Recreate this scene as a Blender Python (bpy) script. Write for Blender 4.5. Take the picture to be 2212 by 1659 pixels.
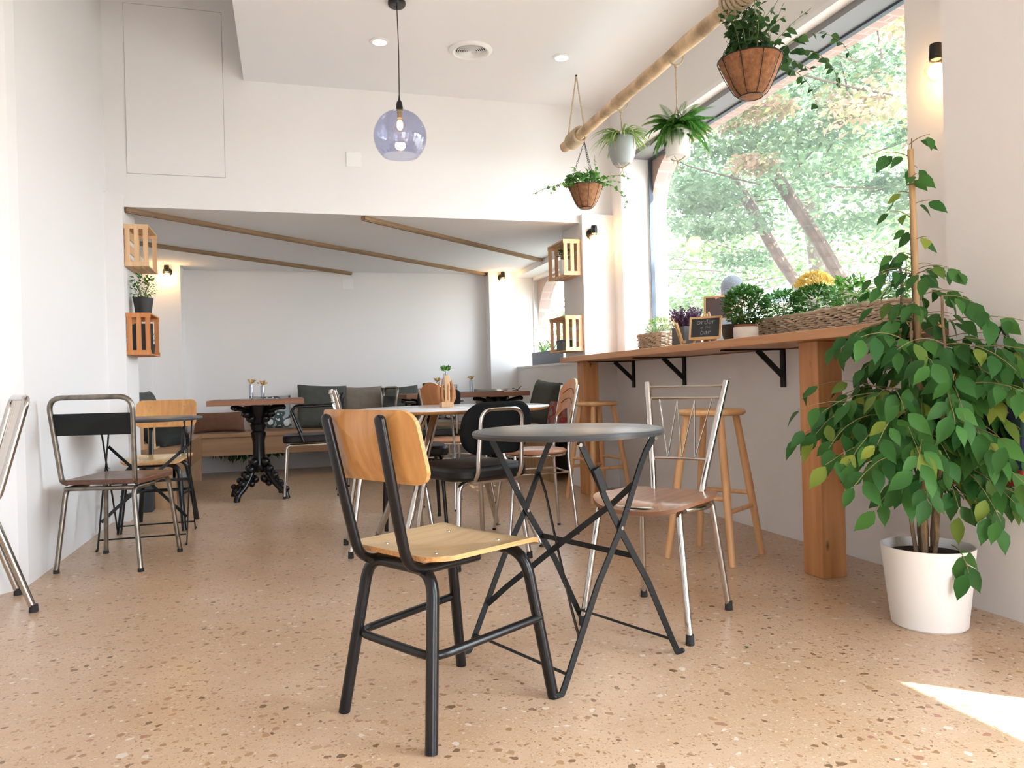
import bpy, math, random
from mathutils import Vector, Matrix
PI = math.pi
random.seed(7)
for o in list(bpy.data.objects): bpy.data.objects.remove(o)
SC = bpy.context.scene
COL = SC.collection

# ---------------------------------------------------------------- camera
CAM_H = 0.863
yaw, pitch, roll = math.radians(16.3), math.radians(-0.12), math.radians(1.5)
Fv = Vector((math.sin(yaw) * math.cos(pitch), math.cos(yaw) * math.cos(pitch), math.sin(pitch)))
R0 = Vector((math.cos(yaw), -math.sin(yaw), 0)); U0 = R0.cross(Fv)
Rv = math.cos(roll) * R0 - math.sin(roll) * U0
Uv = math.sin(roll) * R0 + math.cos(roll) * U0
cam = bpy.data.cameras.new('camera'); camo = bpy.data.objects.new('camera', cam); COL.objects.link(camo)
camo.matrix_world = Matrix(((Rv.x, Uv.x, -Fv.x, 0), (Rv.y, Uv.y, -Fv.y, 0), (Rv.z, Uv.z, -Fv.z, CAM_H), (0, 0, 0, 1)))
cam.sensor_width = 36; cam.lens = 36 * 1660 / 2212; cam.clip_start = 0.02; cam.clip_end = 300
SC.camera = camo
SC.view_settings.view_transform = 'Standard'; SC.view_settings.look = 'None'
SC.view_settings.gamma = 1; SC.view_settings.use_curve_mapping = False
SC.view_settings.exposure = 0.5

# ---------------------------------------------------------------- sky and sun
wd = bpy.data.worlds.new('sky'); SC.world = wd; wd.use_nodes = True
nt = wd.node_tree; nt.nodes.clear()
wo = nt.nodes.new('ShaderNodeOutputWorld'); bg = nt.nodes.new('ShaderNodeBackground')
tc = nt.nodes.new('ShaderNodeTexCoord'); sx = nt.nodes.new('ShaderNodeSeparateXYZ'); cr = nt.nodes.new('ShaderNodeValToRGB')
nt.links.new(tc.outputs['Generated'], sx.inputs[0]); nt.links.new(sx.outputs['Z'], cr.inputs[0])
cr.color_ramp.elements[0].position = 0.0; cr.color_ramp.elements[0].color = (0.95, 0.96, 1, 1)
cr.color_ramp.elements[1].position = 0.6; cr.color_ramp.elements[1].color = (0.68, 0.82, 1, 1)
nt.links.new(cr.outputs[0], bg.inputs[0])
# the sky is brighter around the sun
nd = nt.nodes.new('ShaderNodeVectorMath'); nd.operation = 'DOT_PRODUCT'; nd.inputs[1].default_value = (.443, -.425, .788); nt.links.new(tc.outputs['Generated'], nd.inputs[0])
nm = nt.nodes.new('ShaderNodeMath'); nm.operation = 'MAXIMUM'; nm.inputs[1].default_value = 0; nt.links.new(nd.outputs['Value'], nm.inputs[0])
npw = nt.nodes.new('ShaderNodeMath'); npw.operation = 'POWER'; npw.inputs[1].default_value = 5; nt.links.new(nm.outputs[0], npw.inputs[0])
nma = nt.nodes.new('ShaderNodeMath'); nma.operation = 'MULTIPLY_ADD'; nma.inputs[1].default_value = 16.0; nma.inputs[2].default_value = 8.0; nt.links.new(npw.outputs[0], nma.inputs[0])
nt.links.new(nma.outputs[0], bg.inputs[1])
nt.links.new(bg.outputs[0], wo.inputs[0])
sun = bpy.data.lights.new('sun', 'SUN'); sun.energy = 30; sun.angle = math.radians(0.6); sun.color = (1, 0.97, 0.92)
suno = bpy.data.objects.new('sun', sun); COL.objects.link(suno)
SUN_DIR = Vector((-0.443, 0.425, -0.788)).normalized()
suno.rotation_euler = SUN_DIR.to_track_quat('-Z', 'Y').to_euler(); suno.location = (6, -4, 9)

def portal(loc, size, rot):
    l = bpy.data.lights.new('window_portal', 'AREA'); l.shape = 'RECTANGLE'; l.size, l.size_y = size; l.cycles.is_portal = True
    o = bpy.data.objects.new('window_portal', l); COL.objects.link(o); o.location = loc; o.rotation_euler = rot
portal((2.98, 4.07, 1.83), (2.86, 1.58), (PI / 2, 0, PI / 2))       # sampling aids only: they emit nothing of their own
portal((2.98, 7.5, 1.55), (1.8, 1.02), (PI / 2, 0, PI / 2))
portal((2.98, 0.1, 1.15), (1.86, 2.3), (PI / 2, 0, PI / 2))
portal((1.475, -3.05, 1.2), (1.75, 2.4), (PI / 2, 0, 0))

# ---------------------------------------------------------------- materials
MATS = {}
def nodes(name):
    m = bpy.data.materials.new(name); m.use_nodes = True
    n = m.node_tree; b = n.nodes['Principled BSDF']
    return m, n, b
def mat(name, col, rough=0.5, metal=0.0, vary=0.0, vs=8.0, bump=0.0, bs=60.0, coat=0.0, spec=0.5, emit=None, es=0.0):
    if name in MATS: return MATS[name]
    m, n, b = nodes(name)
    b.inputs['Base Color'].default_value = (*col, 1); b.inputs['Roughness'].default_value = rough
    b.inputs['Metallic'].default_value = metal; b.inputs['Coat Weight'].default_value = coat
    b.inputs['Specular IOR Level'].default_value = spec
    if emit: b.inputs['Emission Color'].default_value = (*emit, 1); b.inputs['Emission Strength'].default_value = es
    if vary or bump:
        t = n.nodes.new('ShaderNodeTexCoord')
        no = n.nodes.new('ShaderNodeTexNoise'); no.inputs['Scale'].default_value = vs; no.inputs['Detail'].default_value = 5
        n.links.new(t.outputs['Object'], no.inputs['Vector'])
        if vary:
            r = n.nodes.new('ShaderNodeValToRGB')
            r.color_ramp.elements[0].position = .3; r.color_ramp.elements[1].position = .7
            r.color_ramp.elements[0].color = (*[c * (1 - vary) for c in col], 1)
            r.color_ramp.elements[1].color = (*[min(1, c * (1 + vary)) for c in col], 1)
            n.links.new(no.outputs[0], r.inputs[0]); n.links.new(r.outputs[0], b.inputs['Base Color'])
        if bump:
            n2 = n.nodes.new('ShaderNodeTexNoise'); n2.inputs['Scale'].default_value = bs; n2.inputs['Detail'].default_value = 4
            n.links.new(t.outputs['Object'], n2.inputs['Vector'])
            bu = n.nodes.new('ShaderNodeBump'); bu.inputs['Strength'].default_value = bump; bu.inputs['Distance'].default_value = 0.01
            n.links.new(n2.outputs[0], bu.inputs['Height']); n.links.new(bu.outputs[0], b.inputs['Normal'])
    MATS[name] = m
    return m
def wood(name, c1, c2, axis='X', scale=1.0, rough=0.45, coat=0.0, knots=False):
    if name in MATS: return MATS[name]
    m, n, b = nodes(name)
    t = n.nodes.new('ShaderNodeTexCoord'); mp = n.nodes.new('ShaderNodeMapping')
    s = {'X': (1.2, 22, 22), 'Y': (22, 1.2, 22), 'Z': (22, 22, 1.2)}[axis]
    mp.inputs['Scale'].default_value = [v * scale for v in s]
    n.links.new(t.outputs['Object'], mp.inputs[0])
    no = n.nodes.new('ShaderNodeTexNoise'); no.inputs['Scale'].default_value = 2.2; no.inputs['Detail'].default_value = 7; no.inputs['Distortion'].default_value = 0.12
    n.links.new(mp.outputs[0], no.inputs['Vector'])
    r = n.nodes.new('ShaderNodeValToRGB'); r.color_ramp.elements[0].position = .32; r.color_ramp.elements[1].position = .68
    r.color_ramp.elements[0].color = (*c2, 1); r.color_ramp.elements[1].color = (*c1, 1)
    n.links.new(no.outputs[0], r.inputs[0])
    out = r.outputs[0]
    if knots:
        v = n.nodes.new('ShaderNodeTexVoronoi'); v.inputs['Scale'].default_value = 5.0
        mp2 = n.nodes.new('ShaderNodeMapping'); s2 = {'X': (.7, 1.6, 1.6), 'Y': (1.6, .7, 1.6), 'Z': (1.6, 1.6, .7)}[axis]; mp2.inputs['Scale'].default_value = s2
        n.links.new(t.outputs['Object'], mp2.inputs[0]); n.links.new(mp2.outputs[0], v.inputs['Vector'])
        kr = n.nodes.new('ShaderNodeValToRGB'); kr.color_ramp.elements[0].position = .03; kr.color_ramp.elements[0].color = (1, 1, 1, 1)
        kr.color_ramp.elements[1].position = .1; kr.color_ramp.elements[1].color = (0, 0, 0, 1)
        n.links.new(v.outputs['Distance'], kr.inputs[0])
        mx = n.nodes.new('ShaderNodeMix'); mx.data_type = 'RGBA'
        n.links.new(kr.outputs[0], mx.inputs[0]); n.links.new(out, mx.inputs[6]); mx.inputs[7].default_value = (*[c * .35 for c in c2], 1)
        out = mx.outputs[2]
    n.links.new(out, b.inputs['Base Color'])
    b.inputs['Roughness'].default_value = rough; b.inputs['Coat Weight'].default_value = coat; b.inputs['Coat Roughness'].default_value = .15
    bu = n.nodes.new('ShaderNodeBump'); bu.inputs['Strength'].default_value = .12; bu.inputs['Distance'].default_value = .004
    n.links.new(no.outputs[0], bu.inputs['Height']); n.links.new(bu.outputs[0], b.inputs['Normal'])
    MATS[name] = m
    return m
def leafmat(name, cols, trans=0.35, rough=0.5):
    m, n, b = nodes(name)
    g = n.nodes.new('ShaderNodeNewGeometry'); r = n.nodes.new('ShaderNodeValToRGB')
    while len(r.color_ramp.elements) < len(cols): r.color_ramp.elements.new(0.5)
    for i, c in enumerate(cols):
        r.color_ramp.elements[i].position = i / (len(cols) - 1 or 1); r.color_ramp.elements[i].color = (*c, 1)
    n.links.new(g.outputs['Random Per Island'], r.inputs[0]); n.links.new(r.outputs[0], b.inputs['Base Color'])
    b.inputs['Roughness'].default_value = rough; b.inputs['Specular IOR Level'].default_value = .22
    tr = n.nodes.new('ShaderNodeBsdfTranslucent'); n.links.new(r.outputs[0], tr.inputs[0])
    mx = n.nodes.new('ShaderNodeMixShader'); mx.inputs[0].default_value = trans
    n.links.new(b.outputs[0], mx.inputs[1]); n.links.new(tr.outputs[0], mx.inputs[2])
    n.links.new(mx.outputs[0], n.nodes['Material Output'].inputs[0])
    MATS[name] = m
    return m
def clearglass(name, tint=(1, 1, 1), ior=1.45, extra=0.0):
    m, n, b = nodes(name); n.nodes.remove(b)
    t = n.nodes.new('ShaderNodeBsdfTransparent'); t.inputs[0].default_value = (*tint, 1)
    g = n.nodes.new('ShaderNodeBsdfGlossy'); g.inputs['Roughness'].default_value = 0.02
    f = n.nodes.new('ShaderNodeLayerWeight'); f.inputs[0].default_value = .5
    f0 = ((ior - 1) / (ior + 1)) ** 2 + extra
    q = n.nodes.new('ShaderNodeMath'); q.operation = 'POWER'; q.inputs[1].default_value = 5; n.links.new(f.outputs['Facing'], q.inputs[0])
    a = n.nodes.new('ShaderNodeMath'); a.operation = 'MULTIPLY_ADD'; a.inputs[1].default_value = .6; a.inputs[2].default_value = f0; n.links.new(q.outputs[0], a.inputs[0])
    mx = n.nodes.new('ShaderNodeMixShader'); n.links.new(a.outputs[0], mx.inputs[0]); n.links.new(t.outputs[0], mx.inputs[1]); n.links.new(g.outputs[0], mx.inputs[2])
    n.links.new(mx.outputs[0], n.nodes['Material Output'].inputs[0]); MATS[name] = m
    return m
def haze_veil(m, amt):  # pale translucent mix that puts a milky haze of glare into the glass
    n = m.node_tree; out = n.nodes['Material Output']; src = out.inputs[0].links[0].from_socket
    tr = n.nodes.new('ShaderNodeBsdfTranslucent'); tr.inputs[0].default_value = (.9, .9, .9, 1)
    mx = n.nodes.new('ShaderNodeMixShader'); mx.inputs[0].default_value = amt
    n.links.new(src, mx.inputs[1]); n.links.new(tr.outputs[0], mx.inputs[2]); n.links.new(mx.outputs[0], out.inputs[0])
def terrazzo():
    m, n, b = nodes('terrazzo')
    t = n.nodes.new('ShaderNodeTexCoord')
    wn = n.nodes.new('ShaderNodeTexNoise'); wn.inputs['Scale'].default_value = 38; wn.inputs['Detail'].default_value = 3
    n.links.new(t.outputs['Object'], wn.inputs['Vector'])
    sc = n.nodes.new('ShaderNodeVectorMath'); sc.operation = 'SCALE'; sc.inputs['Scale'].default_value = 0.03
    n.links.new(wn.outputs['Color'], sc.inputs[0])
    ad = n.nodes.new('ShaderNodeVectorMath'); n.links.new(t.outputs['Object'], ad.inputs[0]); n.links.new(sc.outputs[0], ad.inputs[1])
    bn = n.nodes.new('ShaderNodeTexNoise'); bn.inputs['Scale'].default_value = 2.0; bn.inputs['Detail'].default_value = 6; bn.inputs['Roughness'].default_value = .65
    n.links.new(t.outputs['Object'], bn.inputs['Vector'])
    br = n.nodes.new('ShaderNodeValToRGB'); br.color_ramp.elements[0].position = .35; br.color_ramp.elements[1].position = .65
    br.color_ramp.elements[0].color = (.55, .36, .215, 1); br.color_ramp.elements[1].color = (.65, .46, .31, 1)
    n.links.new(bn.outputs[0], br.inputs[0])
    cur = br.outputs[0]
    def layer(scale, thr, cols, keep, cur):
        v = n.nodes.new('ShaderNodeTexVoronoi'); v.inputs['Scale'].default_value = scale; v.voronoi_dimensions = '2D'
        n.links.new(ad.outputs[0], v.inputs['Vector'])
        s = n.nodes.new('ShaderNodeSeparateColor'); n.links.new(v.outputs['Color'], s.inputs[0])
        # radius per cell = thr * random; only cells whose second random passes keep
        mu = n.nodes.new('ShaderNodeMath'); mu.operation = 'MULTIPLY'; mu.inputs[1].default_value = thr; n.links.new(s.outputs[0], mu.inputs[0])
        lt = n.nodes.new('ShaderNodeMath'); lt.operation = 'LESS_THAN'; n.links.new(v.outputs['Distance'], lt.inputs[0]); n.links.new(mu.outputs[0], lt.inputs[1])
        k = n.nodes.new('ShaderNodeMath'); k.operation = 'LESS_THAN'; k.inputs[1].default_value = keep; n.links.new(s.outputs[1], k.inputs[0])
        mm = n.nodes.new('ShaderNodeMath'); mm.operation = 'MULTIPLY'; n.links.new(lt.outputs[0], mm.inputs[0]); n.links.new(k.outputs[0], mm.inputs[1])
        r = n.nodes.new('ShaderNodeValToRGB'); r.color_ramp.interpolation = 'CONSTANT'
        while len(r.color_ramp.elements) < len(cols): r.color_ramp.elements.new(.5)
        for i, c in enumerate(cols): r.color_ramp.elements[i].position = i / len(cols); r.color_ramp.elements[i].color = (*c, 1)
        n.links.new(s.outputs[2], r.inputs[0])
        mx = n.nodes.new('ShaderNodeMix'); mx.data_type = 'RGBA'
        n.links.new(mm.outputs[0], mx.inputs[0]); n.links.new(cur, mx.inputs[6]); n.links.new(r.outputs[0], mx.inputs[7])
        return mx.outputs[2]
    cur = layer(190, .5, [(.46, .28, .16), (.62, .46, .31), (.50, .33, .20), (.66, .50, .36)], .6, cur)
    cur = layer(80, .42, [(.36, .20, .10), (.48, .29, .16), (.60, .43, .28), (.40, .22, .13), (.42, .26, .14), (.70, .58, .45)], .34, cur)
    cur = layer(34, .36, [(.25, .14, .07), (.44, .25, .12), (.20, .12, .06), (.50, .32, .18), (.36, .20, .10), (.42, .21, .14), (.72, .62, .52)], .36, cur)
    n.links.new(cur, b.inputs['Base Color']); b.inputs['Roughness'].default_value = .3; b.inputs['Specular IOR Level'].default_value = .5
    MATS['terrazzo'] = m
    return m
def brick(name, c1, c2, mortar, rot=(0, 0, 0), scale=1.0):
    m, n, b = nodes(name)
    t = n.nodes.new('ShaderNodeTexCoord'); mp = n.nodes.new('ShaderNodeMapping'); mp.inputs['Rotation'].default_value = rot
    n.links.new(t.outputs['Object'], mp.inputs[0])
    br = n.nodes.new('ShaderNodeTexBrick'); br.inputs['Scale'].default_value = scale
    br.inputs['Brick Width'].default_value = .24; br.inputs['Row Height'].default_value = .068; br.inputs['Mortar Size'].default_value = .006
    br.inputs['Color1'].default_value = (*c1, 1); br.inputs['Color2'].default_value = (*c2, 1); br.inputs['Mortar'].default_value = (*mortar, 1)
    n.links.new(mp.outputs[0], br.inputs['Vector']); n.links.new(br.outputs[0], b.inputs['Base Color'])
    b.inputs['Roughness'].default_value = .9; MATS[name] = m
    return m

WALL = mat('white_wall_paint', (.82, .805, .80), .85, bump=.05, bs=180, spec=.25)
CEIL = mat('white_ceiling_paint', (.82, .82, .84), .9, spec=.2)
WOODW = mat('white_lacquer', (.85, .85, .85), .4)
FLOOR = terrazzo()
BLACK = mat('black_metal', (.006, .006, .007), .26, spec=.4)
BLACKM = mat('black_matt_metal', (.008, .010, .011), .45, spec=.3)
PLASTIC = mat('black_plastic', (.015, .015, .016), .5)
RUBBER = mat('black_rubber', (.02, .02, .02), .8)
CHROME = mat('chrome', (.58, .56, .54), .12, 1.0)
STEEL = mat('worn_steel', (.26, .235, .20), .34, 1.0, vary=.3, vs=25)
LEATHER = mat('black_vinyl', (.008, .007, .007), .42, bump=.15, bs=250, spec=.3)
FABRICB = mat('charcoal_fabric', (.010, .011, .012), .95, bump=.3, bs=500, spec=.1)
CREAMPOT = mat('white_ceramic', (.86, .85, .83), .45)
GREYPOT = mat('grey_ceramic', (.33, .36, .35), .6, vary=.06, vs=12)
SOIL = mat('potting_soil', (.05, .032, .02), 1.0, vary=.4, vs=90, bump=.8, bs=120)
ROPE = mat('jute_rope', (.56, .44, .30), .95, vary=.2, vs=160, bump=.7, bs=300)
COIR = mat('coir_liner', (.34, .155, .07), 1.0, vary=.3, vs=45, bump=1.0, bs=220)
WICKER = mat('wicker', (.46, .37, .28), .5, vary=.35, vs=25)
PLY = wood('honey_plywood', (.66, .33, .105), (.50, .225, .065), 'Z', .8, .32, .35)
PLYSEAT = wood('pale_plywood', (.74, .52, .25), (.62, .40, .17), 'X', .8, .28, .5)
PLYEDGE = wood('plywood_edge', (.72, .38, .14), (.48, .22, .08), 'X', 3, .5)
PINE = wood('pine_post', (.62, .31, .13), (.47, .20, .075), 'Z', .55, .55, 0, True)
PINETOP = wood('pine_counter', (.64, .33, .15), (.48, .215, .085), 'Y', .5, .4, .1, True)
CRATEW = wood('pale_crate_pine', (.78, .53, .32), (.66, .40, .21), 'Z', .9, .7)
CRATEO = wood('orange_crate_pine', (.66, .28, .10), (.5, .18, .06), 'Z', .9, .7)
STOOLW = wood('stool_pine', (.74, .44, .22), (.62, .33, .145), 'Z', .8, .45)
TABW = wood('walnut_top', (.26, .11, .055), (.17, .065, .035), 'X', .6, .5)
SEATB = wood('brown_seat', (.36, .17, .085), (.25, .11, .05), 'X', .8, .32, .15)
DSEAT = wood('dark_brown_seat', (.15, .06, .035), (.09, .035, .022), 'X', .8, .35, .3)
BATTEN = wood('batten_wood', (.30, .19, .105), (.20, .12, .065), 'X', 1, .7)
BENCH = wood('bench_wood', (.38, .22, .115), (.28, .15, .07), 'X', .4, .5)
LOG = mat('driftwood_log', (.60, .43, .27), .9, vary=.38, vs=9, bump=.6, bs=35)
BAMBOO = wood('bamboo_cane', (.50, .33, .17), (.38, .23, .10), 'Z', .6, .6)
STEM = mat('green_stem', (.16, .2, .06), .7)
BARK = mat('grey_bark', (.11, .075, .055), .95, vary=.35, vs=10, bump=.8, bs=30)
GLASS = clearglass('window_glass', (.97, .99, .985), 1.35)
haze_veil(GLASS, .014)
VGLASS = clearglass('vase_glass', (.86, .88, .93), 1.5, .06)
BGLASS = clearglass('blue_grey_glass', (.84, .86, .95), 1.5, .03)
CLGLASS = clearglass('clear_bulb_glass', (1, .96, .88), 1.4, .02)
BULB = mat('warm_filament_glow', (1, .8, .5), .5, emit=(1, .62, .25), es=28)
LED = mat('cool_led_glow', (1, 1, 1), .5, emit=(.95, 1, .9), es=12)
L_FICUS = leafmat('ficus_leaf', [(.025, .10, .025), (.04, .15, .03), (.025, .085, .02), (.06, .19, .035), (.04, .13, .03), (.03, .12, .03), (.05, .16, .03), (.035, .13, .03), (.26, .33, .05)], .18)
L_IVY = leafmat('ivy_leaf', [(.05, .18, .03), (.10, .27, .05), (.16, .36, .08)], .3)
L_FERN = leafmat('fern_leaf', [(.05, .20, .03), (.10, .32, .05), (.16, .40, .08)], .4)
L_SPIDER = leafmat('spider_leaf', [(.18, .34, .06), (.42, .55, .22), (.12, .26, .05)], .35)
L_DARK = leafmat('dark_leaf', [(.02, .06, .02), (.035, .10, .03), (.06, .13, .04)], .25)
L_BUSH = leafmat('bush_leaf', [(.04, .14, .02), (.09, .26, .03), (.2, .4, .08)], .4)
mat_bush2 = leafmat('box_leaf', [(.03, .10, .02), (.06, .18, .03), (.10, .26, .05)], .35)
L_HEATHER = leafmat('heather_leaf', [(.11, .045, .11), (.06, .035, .05), (.18, .08, .16)], .2)
L_PINK = leafmat('pink_leaf', [(.35, .12, .10), (.55, .28, .22), (.10, .06, .05)], .3)
L_YEL = leafmat('yellow_petal', [(.72, .48, .10), (.80, .60, .20)], .4)
L_DRY = leafmat('dried_flower', [(.55, .33, .10), (.7, .48, .2), (.45, .26, .10)], .3)
L_TREE = leafmat('tree_leaf', [(.075, .14, .04), (.12, .20, .06), (.19, .28, .10), (.05, .10, .03)], .4, .6)
L_TREE2 = leafmat('blush_tree_leaf', [(.34, .23, .16), (.40, .28, .21), (.22, .25, .09), (.38, .30, .17)], .4, .6)
L_TREE3 = leafmat('bluish_tree_leaf', [(.085, .15, .075), (.13, .21, .11), (.20, .28, .16)], .4, .6)
BRICKX = brick('red_brick_jamb', (.33, .21, .18), (.28, .17, .145), (.40, .34, .31), (PI / 2, 0, 0))
BRICKY = brick('red_brick_face', (.42, .20, .15), (.34, .15, .11), (.40, .34, .31), (PI / 2, 0, PI / 2))
BRICKS = brick('red_brick_soldier', (.42, .28, .24), (.36, .23, .19), (.40, .34, .31), (0, 0, 0))

# ---------------------------------------------------------------- mesh helpers
def V(*a): return Vector(a)
class MB:
    def __init__(s): s.v = []; s.f = []; s.m = []
    def add(s, vs, fs, mi=0, M=None):
        b = len(s.v)
        s.v.extend([tuple(M @ Vector(p)) if M else tuple(p) for p in vs])
        s.f.extend([tuple(b + i for i in f) for f in fs]); s.m.extend([mi] * len(fs))
        return s
    def box(s, a, b, mi=0, M=None):
        x0, y0, z0 = a; x1, y1, z1 = b
        vs = [(x0, y0, z0), (x1, y0, z0), (x1, y1, z0), (x0, y1, z0), (x0, y0, z1), (x1, y0, z1), (x1, y1, z1), (x0, y1, z1)]
        return s.add(vs, [(0, 3, 2, 1), (4, 5, 6, 7), (0, 1, 5, 4), (1, 2, 6, 5), (2, 3, 7, 6), (3, 0, 4, 7)], mi, M)
    def rings(s, rings, mi=0, close=False, cap=True):
        n = len(rings[0]); b = len(s.v)
        for r in rings: s.v.extend([tuple(p) for p in r])
        k = len(rings)
        for i in range(k if close else k - 1):
            i2 = (i + 1) % k
            for j in range(n):
                j2 = (j + 1) % n
                s.f.append((b + i * n + j, b + i * n + j2, b + i2 * n + j2, b + i2 * n + j)); s.m.append(mi)
        if cap and not close:
            s.f.append(tuple(b + j for j in reversed(range(n)))); s.m.append(mi)
            s.f.append(tuple(b + (k - 1) * n + j for j in range(n))); s.m.append(mi)
        return s
    def sweep(s, pts, prof, mi=0, close=False, up=None, cap=True, scales=None):
        """prof: list of (a, b) in the frame (side, up)"""
        pts = [Vector(p) for p in pts]; n = len(pts)
        tan = []
        for i in range(n):
            a = pts[(i - 1) % n] if (i or close) else pts[0]; c = pts[(i + 1) % n] if (i < n - 1 or close) else pts[-1]
            t = (c - a); tan.append(t.normalized() if t.length > 1e-9 else Vector((0, 0, 1)))
        if up is None:
            up = Vector((0, 0, 1)) if abs(tan[0].z) < .9 else Vector((1, 0, 0))
        nrm = Vector(up); rr = []
        for i in range(n):
            nrm = nrm - tan[i] * nrm.dot(tan[i])
            if nrm.length < 1e-6: nrm = tan[i].orthogonal()
            nrm.normalize(); sd = tan[i].cross(nrm); k = scales[i] if scales else 1
            rr.append([pts[i] + sd * (a * k) + nrm * (b * k) for a, b in prof])
        return s.rings(rr, mi, close, cap)
    def tube(s, pts, r, mi=0, seg=10, fil=0, close=False, scales=None, fs=5):
        if fil: pts = fillet(pts, fil, fs, close)
        return s.sweep(pts, [(r * math.cos(2 * PI * k / seg), r * math.sin(2 * PI * k / seg)) for k in range(seg)], mi, close, None, True, scales)
    def bar(s, pts, w, t, up, mi=0, fil=0):
        if fil: pts = fillet(pts, fil, 4)
        return s.sweep(pts, [(-w / 2, -t / 2), (w / 2, -t / 2), (w / 2, t / 2), (-w / 2, t / 2)], mi, False, up)
    def lathe(s, prof, c=(0, 0, 0), seg=28, mi=0, close=False, cap=True, rip=None):
        cx, cy, cz = c; rr = []
        for r, z in prof:
            ring = []
            for k in range(seg):
                a = 2 * PI * k / seg; q = r * (1 + (rip(a, z) if rip else 0))
                ring.append(Vector((cx + q * math.cos(a), cy + q * math.sin(a), cz + z)))
            rr.append(ring)
        return s.rings(rr, mi, close, cap)
    def prism(s, poly, z0, z1, M=None, mi=0):
        n = len(poly); vs = [(x, y, z0) for x, y in poly] + [(x, y, z1) for x, y in poly]
        fs = [tuple(reversed(range(n))), tuple(range(n, 2 * n))] + [(i, (i + 1) % n, n + (i + 1) % n, n + i) for i in range(n)]
        return s.add(vs, fs, mi, M)
    def ball(s, c, r, mi=0, seg=12, sq=(1, 1, 1)):
        rr = []
        for i in range(seg // 2 + 1):
            th = PI * max(.02, min(i / (seg // 2), .98)) ; rr.append([Vector((c[0] + sq[0] * r * math.sin(th) * math.cos(2 * PI * k / seg), c[1] + sq[1] * r * math.sin(th) * math.sin(2 * PI * k / seg), c[2] - sq[2] * r * math.cos(th))) for k in range(seg)])
        return s.rings(rr, mi)
    def leaf(s, p, d, n, L, W, droop=.25, shape='ovate', mi=0):
        d = Vector(d).normalized(); n = Vector(n); n = (n - d * n.dot(d))
        if n.length < 1e-5: n = d.orthogonal()
        n.normalize(); sd = d.cross(n); p = Vector(p)
        prof = {'ovate': ((0, .05), (.14, .6), (.34, 1), (.6, .84), (.8, .42), (.91, .14), (1, 0)), 'strap': ((0, .7), (.4, 1), (.8, .6), (1, 0)), 'small': ((0, .1), (.45, 1.), (1, 0))}[shape]
        b = len(s.v); k = 0
        for t, w in prof[:-1]:
            c = p + d * (t * L) - n * (droop * L * t * t); e = n * (.12 * W * w)
            s.v += [tuple(c - sd * (w * W / 2) + e), tuple(c), tuple(c + sd * (w * W / 2) + e)]; k += 1
        s.v.append(tuple(p + d * L - n * (droop * L)))
        for i in range(k - 1):
            q = b + 3 * i
            s.f += [(q, q + 1, q + 4, q + 3), (q + 1, q + 2, q + 5, q + 4)]; s.m += [mi, mi]
        q = b + 3 * (k - 1); s.f += [(q, q + 1, q + 3), (q + 1, q + 2, q + 3)]; s.m += [mi, mi]
        return s
    def build(s, name, mats, parent=None, smooth=True, bevel=0, loc=None, rot=None, sub=0, angle=38):
        me = bpy.data.meshes.new(name); me.from_pydata(s.v, [], s.f); me.update()
        if not isinstance(mats, (list, tuple)): mats = [mats]
        for m in mats: me.materials.append(m)
        if len(mats) > 1: me.polygons.foreach_set('material_index', s.m)
        if smooth:
            me.polygons.foreach_set('use_smooth', [True] * len(me.polygons))
            if angle: me.set_sharp_from_angle(angle=math.radians(angle))
        o = bpy.data.objects.new(name, me); COL.objects.link(o)
        if parent: o.parent = parent
        if loc: o.location = loc
        if rot: o.rotation_euler = rot
        if bevel:
            md = o.modifiers.new('bevel', 'BEVEL'); md.width = bevel; md.segments = 2; md.limit_method = 'ANGLE'
        if sub:
            md = o.modifiers.new('sub', 'SUBSURF'); md.levels = sub; md.render_levels = sub
        return o
def fillet(pts, r, n=5, close=False):
    pts = [Vector(p) for p in pts]; out = []; N = len(pts)
    for i in range(N):
        if not close and i in (0, N - 1): out.append(pts[i]); continue
        a, b, c = pts[i - 1], pts[i], pts[(i + 1) % N]
        d1 = (a - b); d2 = (c - b); l = min(r, d1.length * .48, d2.length * .48)
        if l < 1e-5: out.append(b); continue
        p1 = b + d1.normalized() * l; p2 = b + d2.normalized() * l
        for k in range(n + 1):
            t = k / n; out.append(p1 * (1 - t) ** 2 + b * 2 * t * (1 - t) + p2 * t * t)
    return out
def rrect(w, h, r, n=5, cx=0, cy=0):
    out = []
    for sx_, sy_, a0 in ((1, 1, 0), (-1, 1, 90), (-1, -1, 180), (1, -1, 270)):
        for k in range(n + 1):
            a = math.radians(a0 + 90 * k / n); out.append((cx + sx_ * (w / 2 - r) + r * math.cos(a), cy + sy_ * (h / 2 - r) + r * math.sin(a)))
    return out
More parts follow.
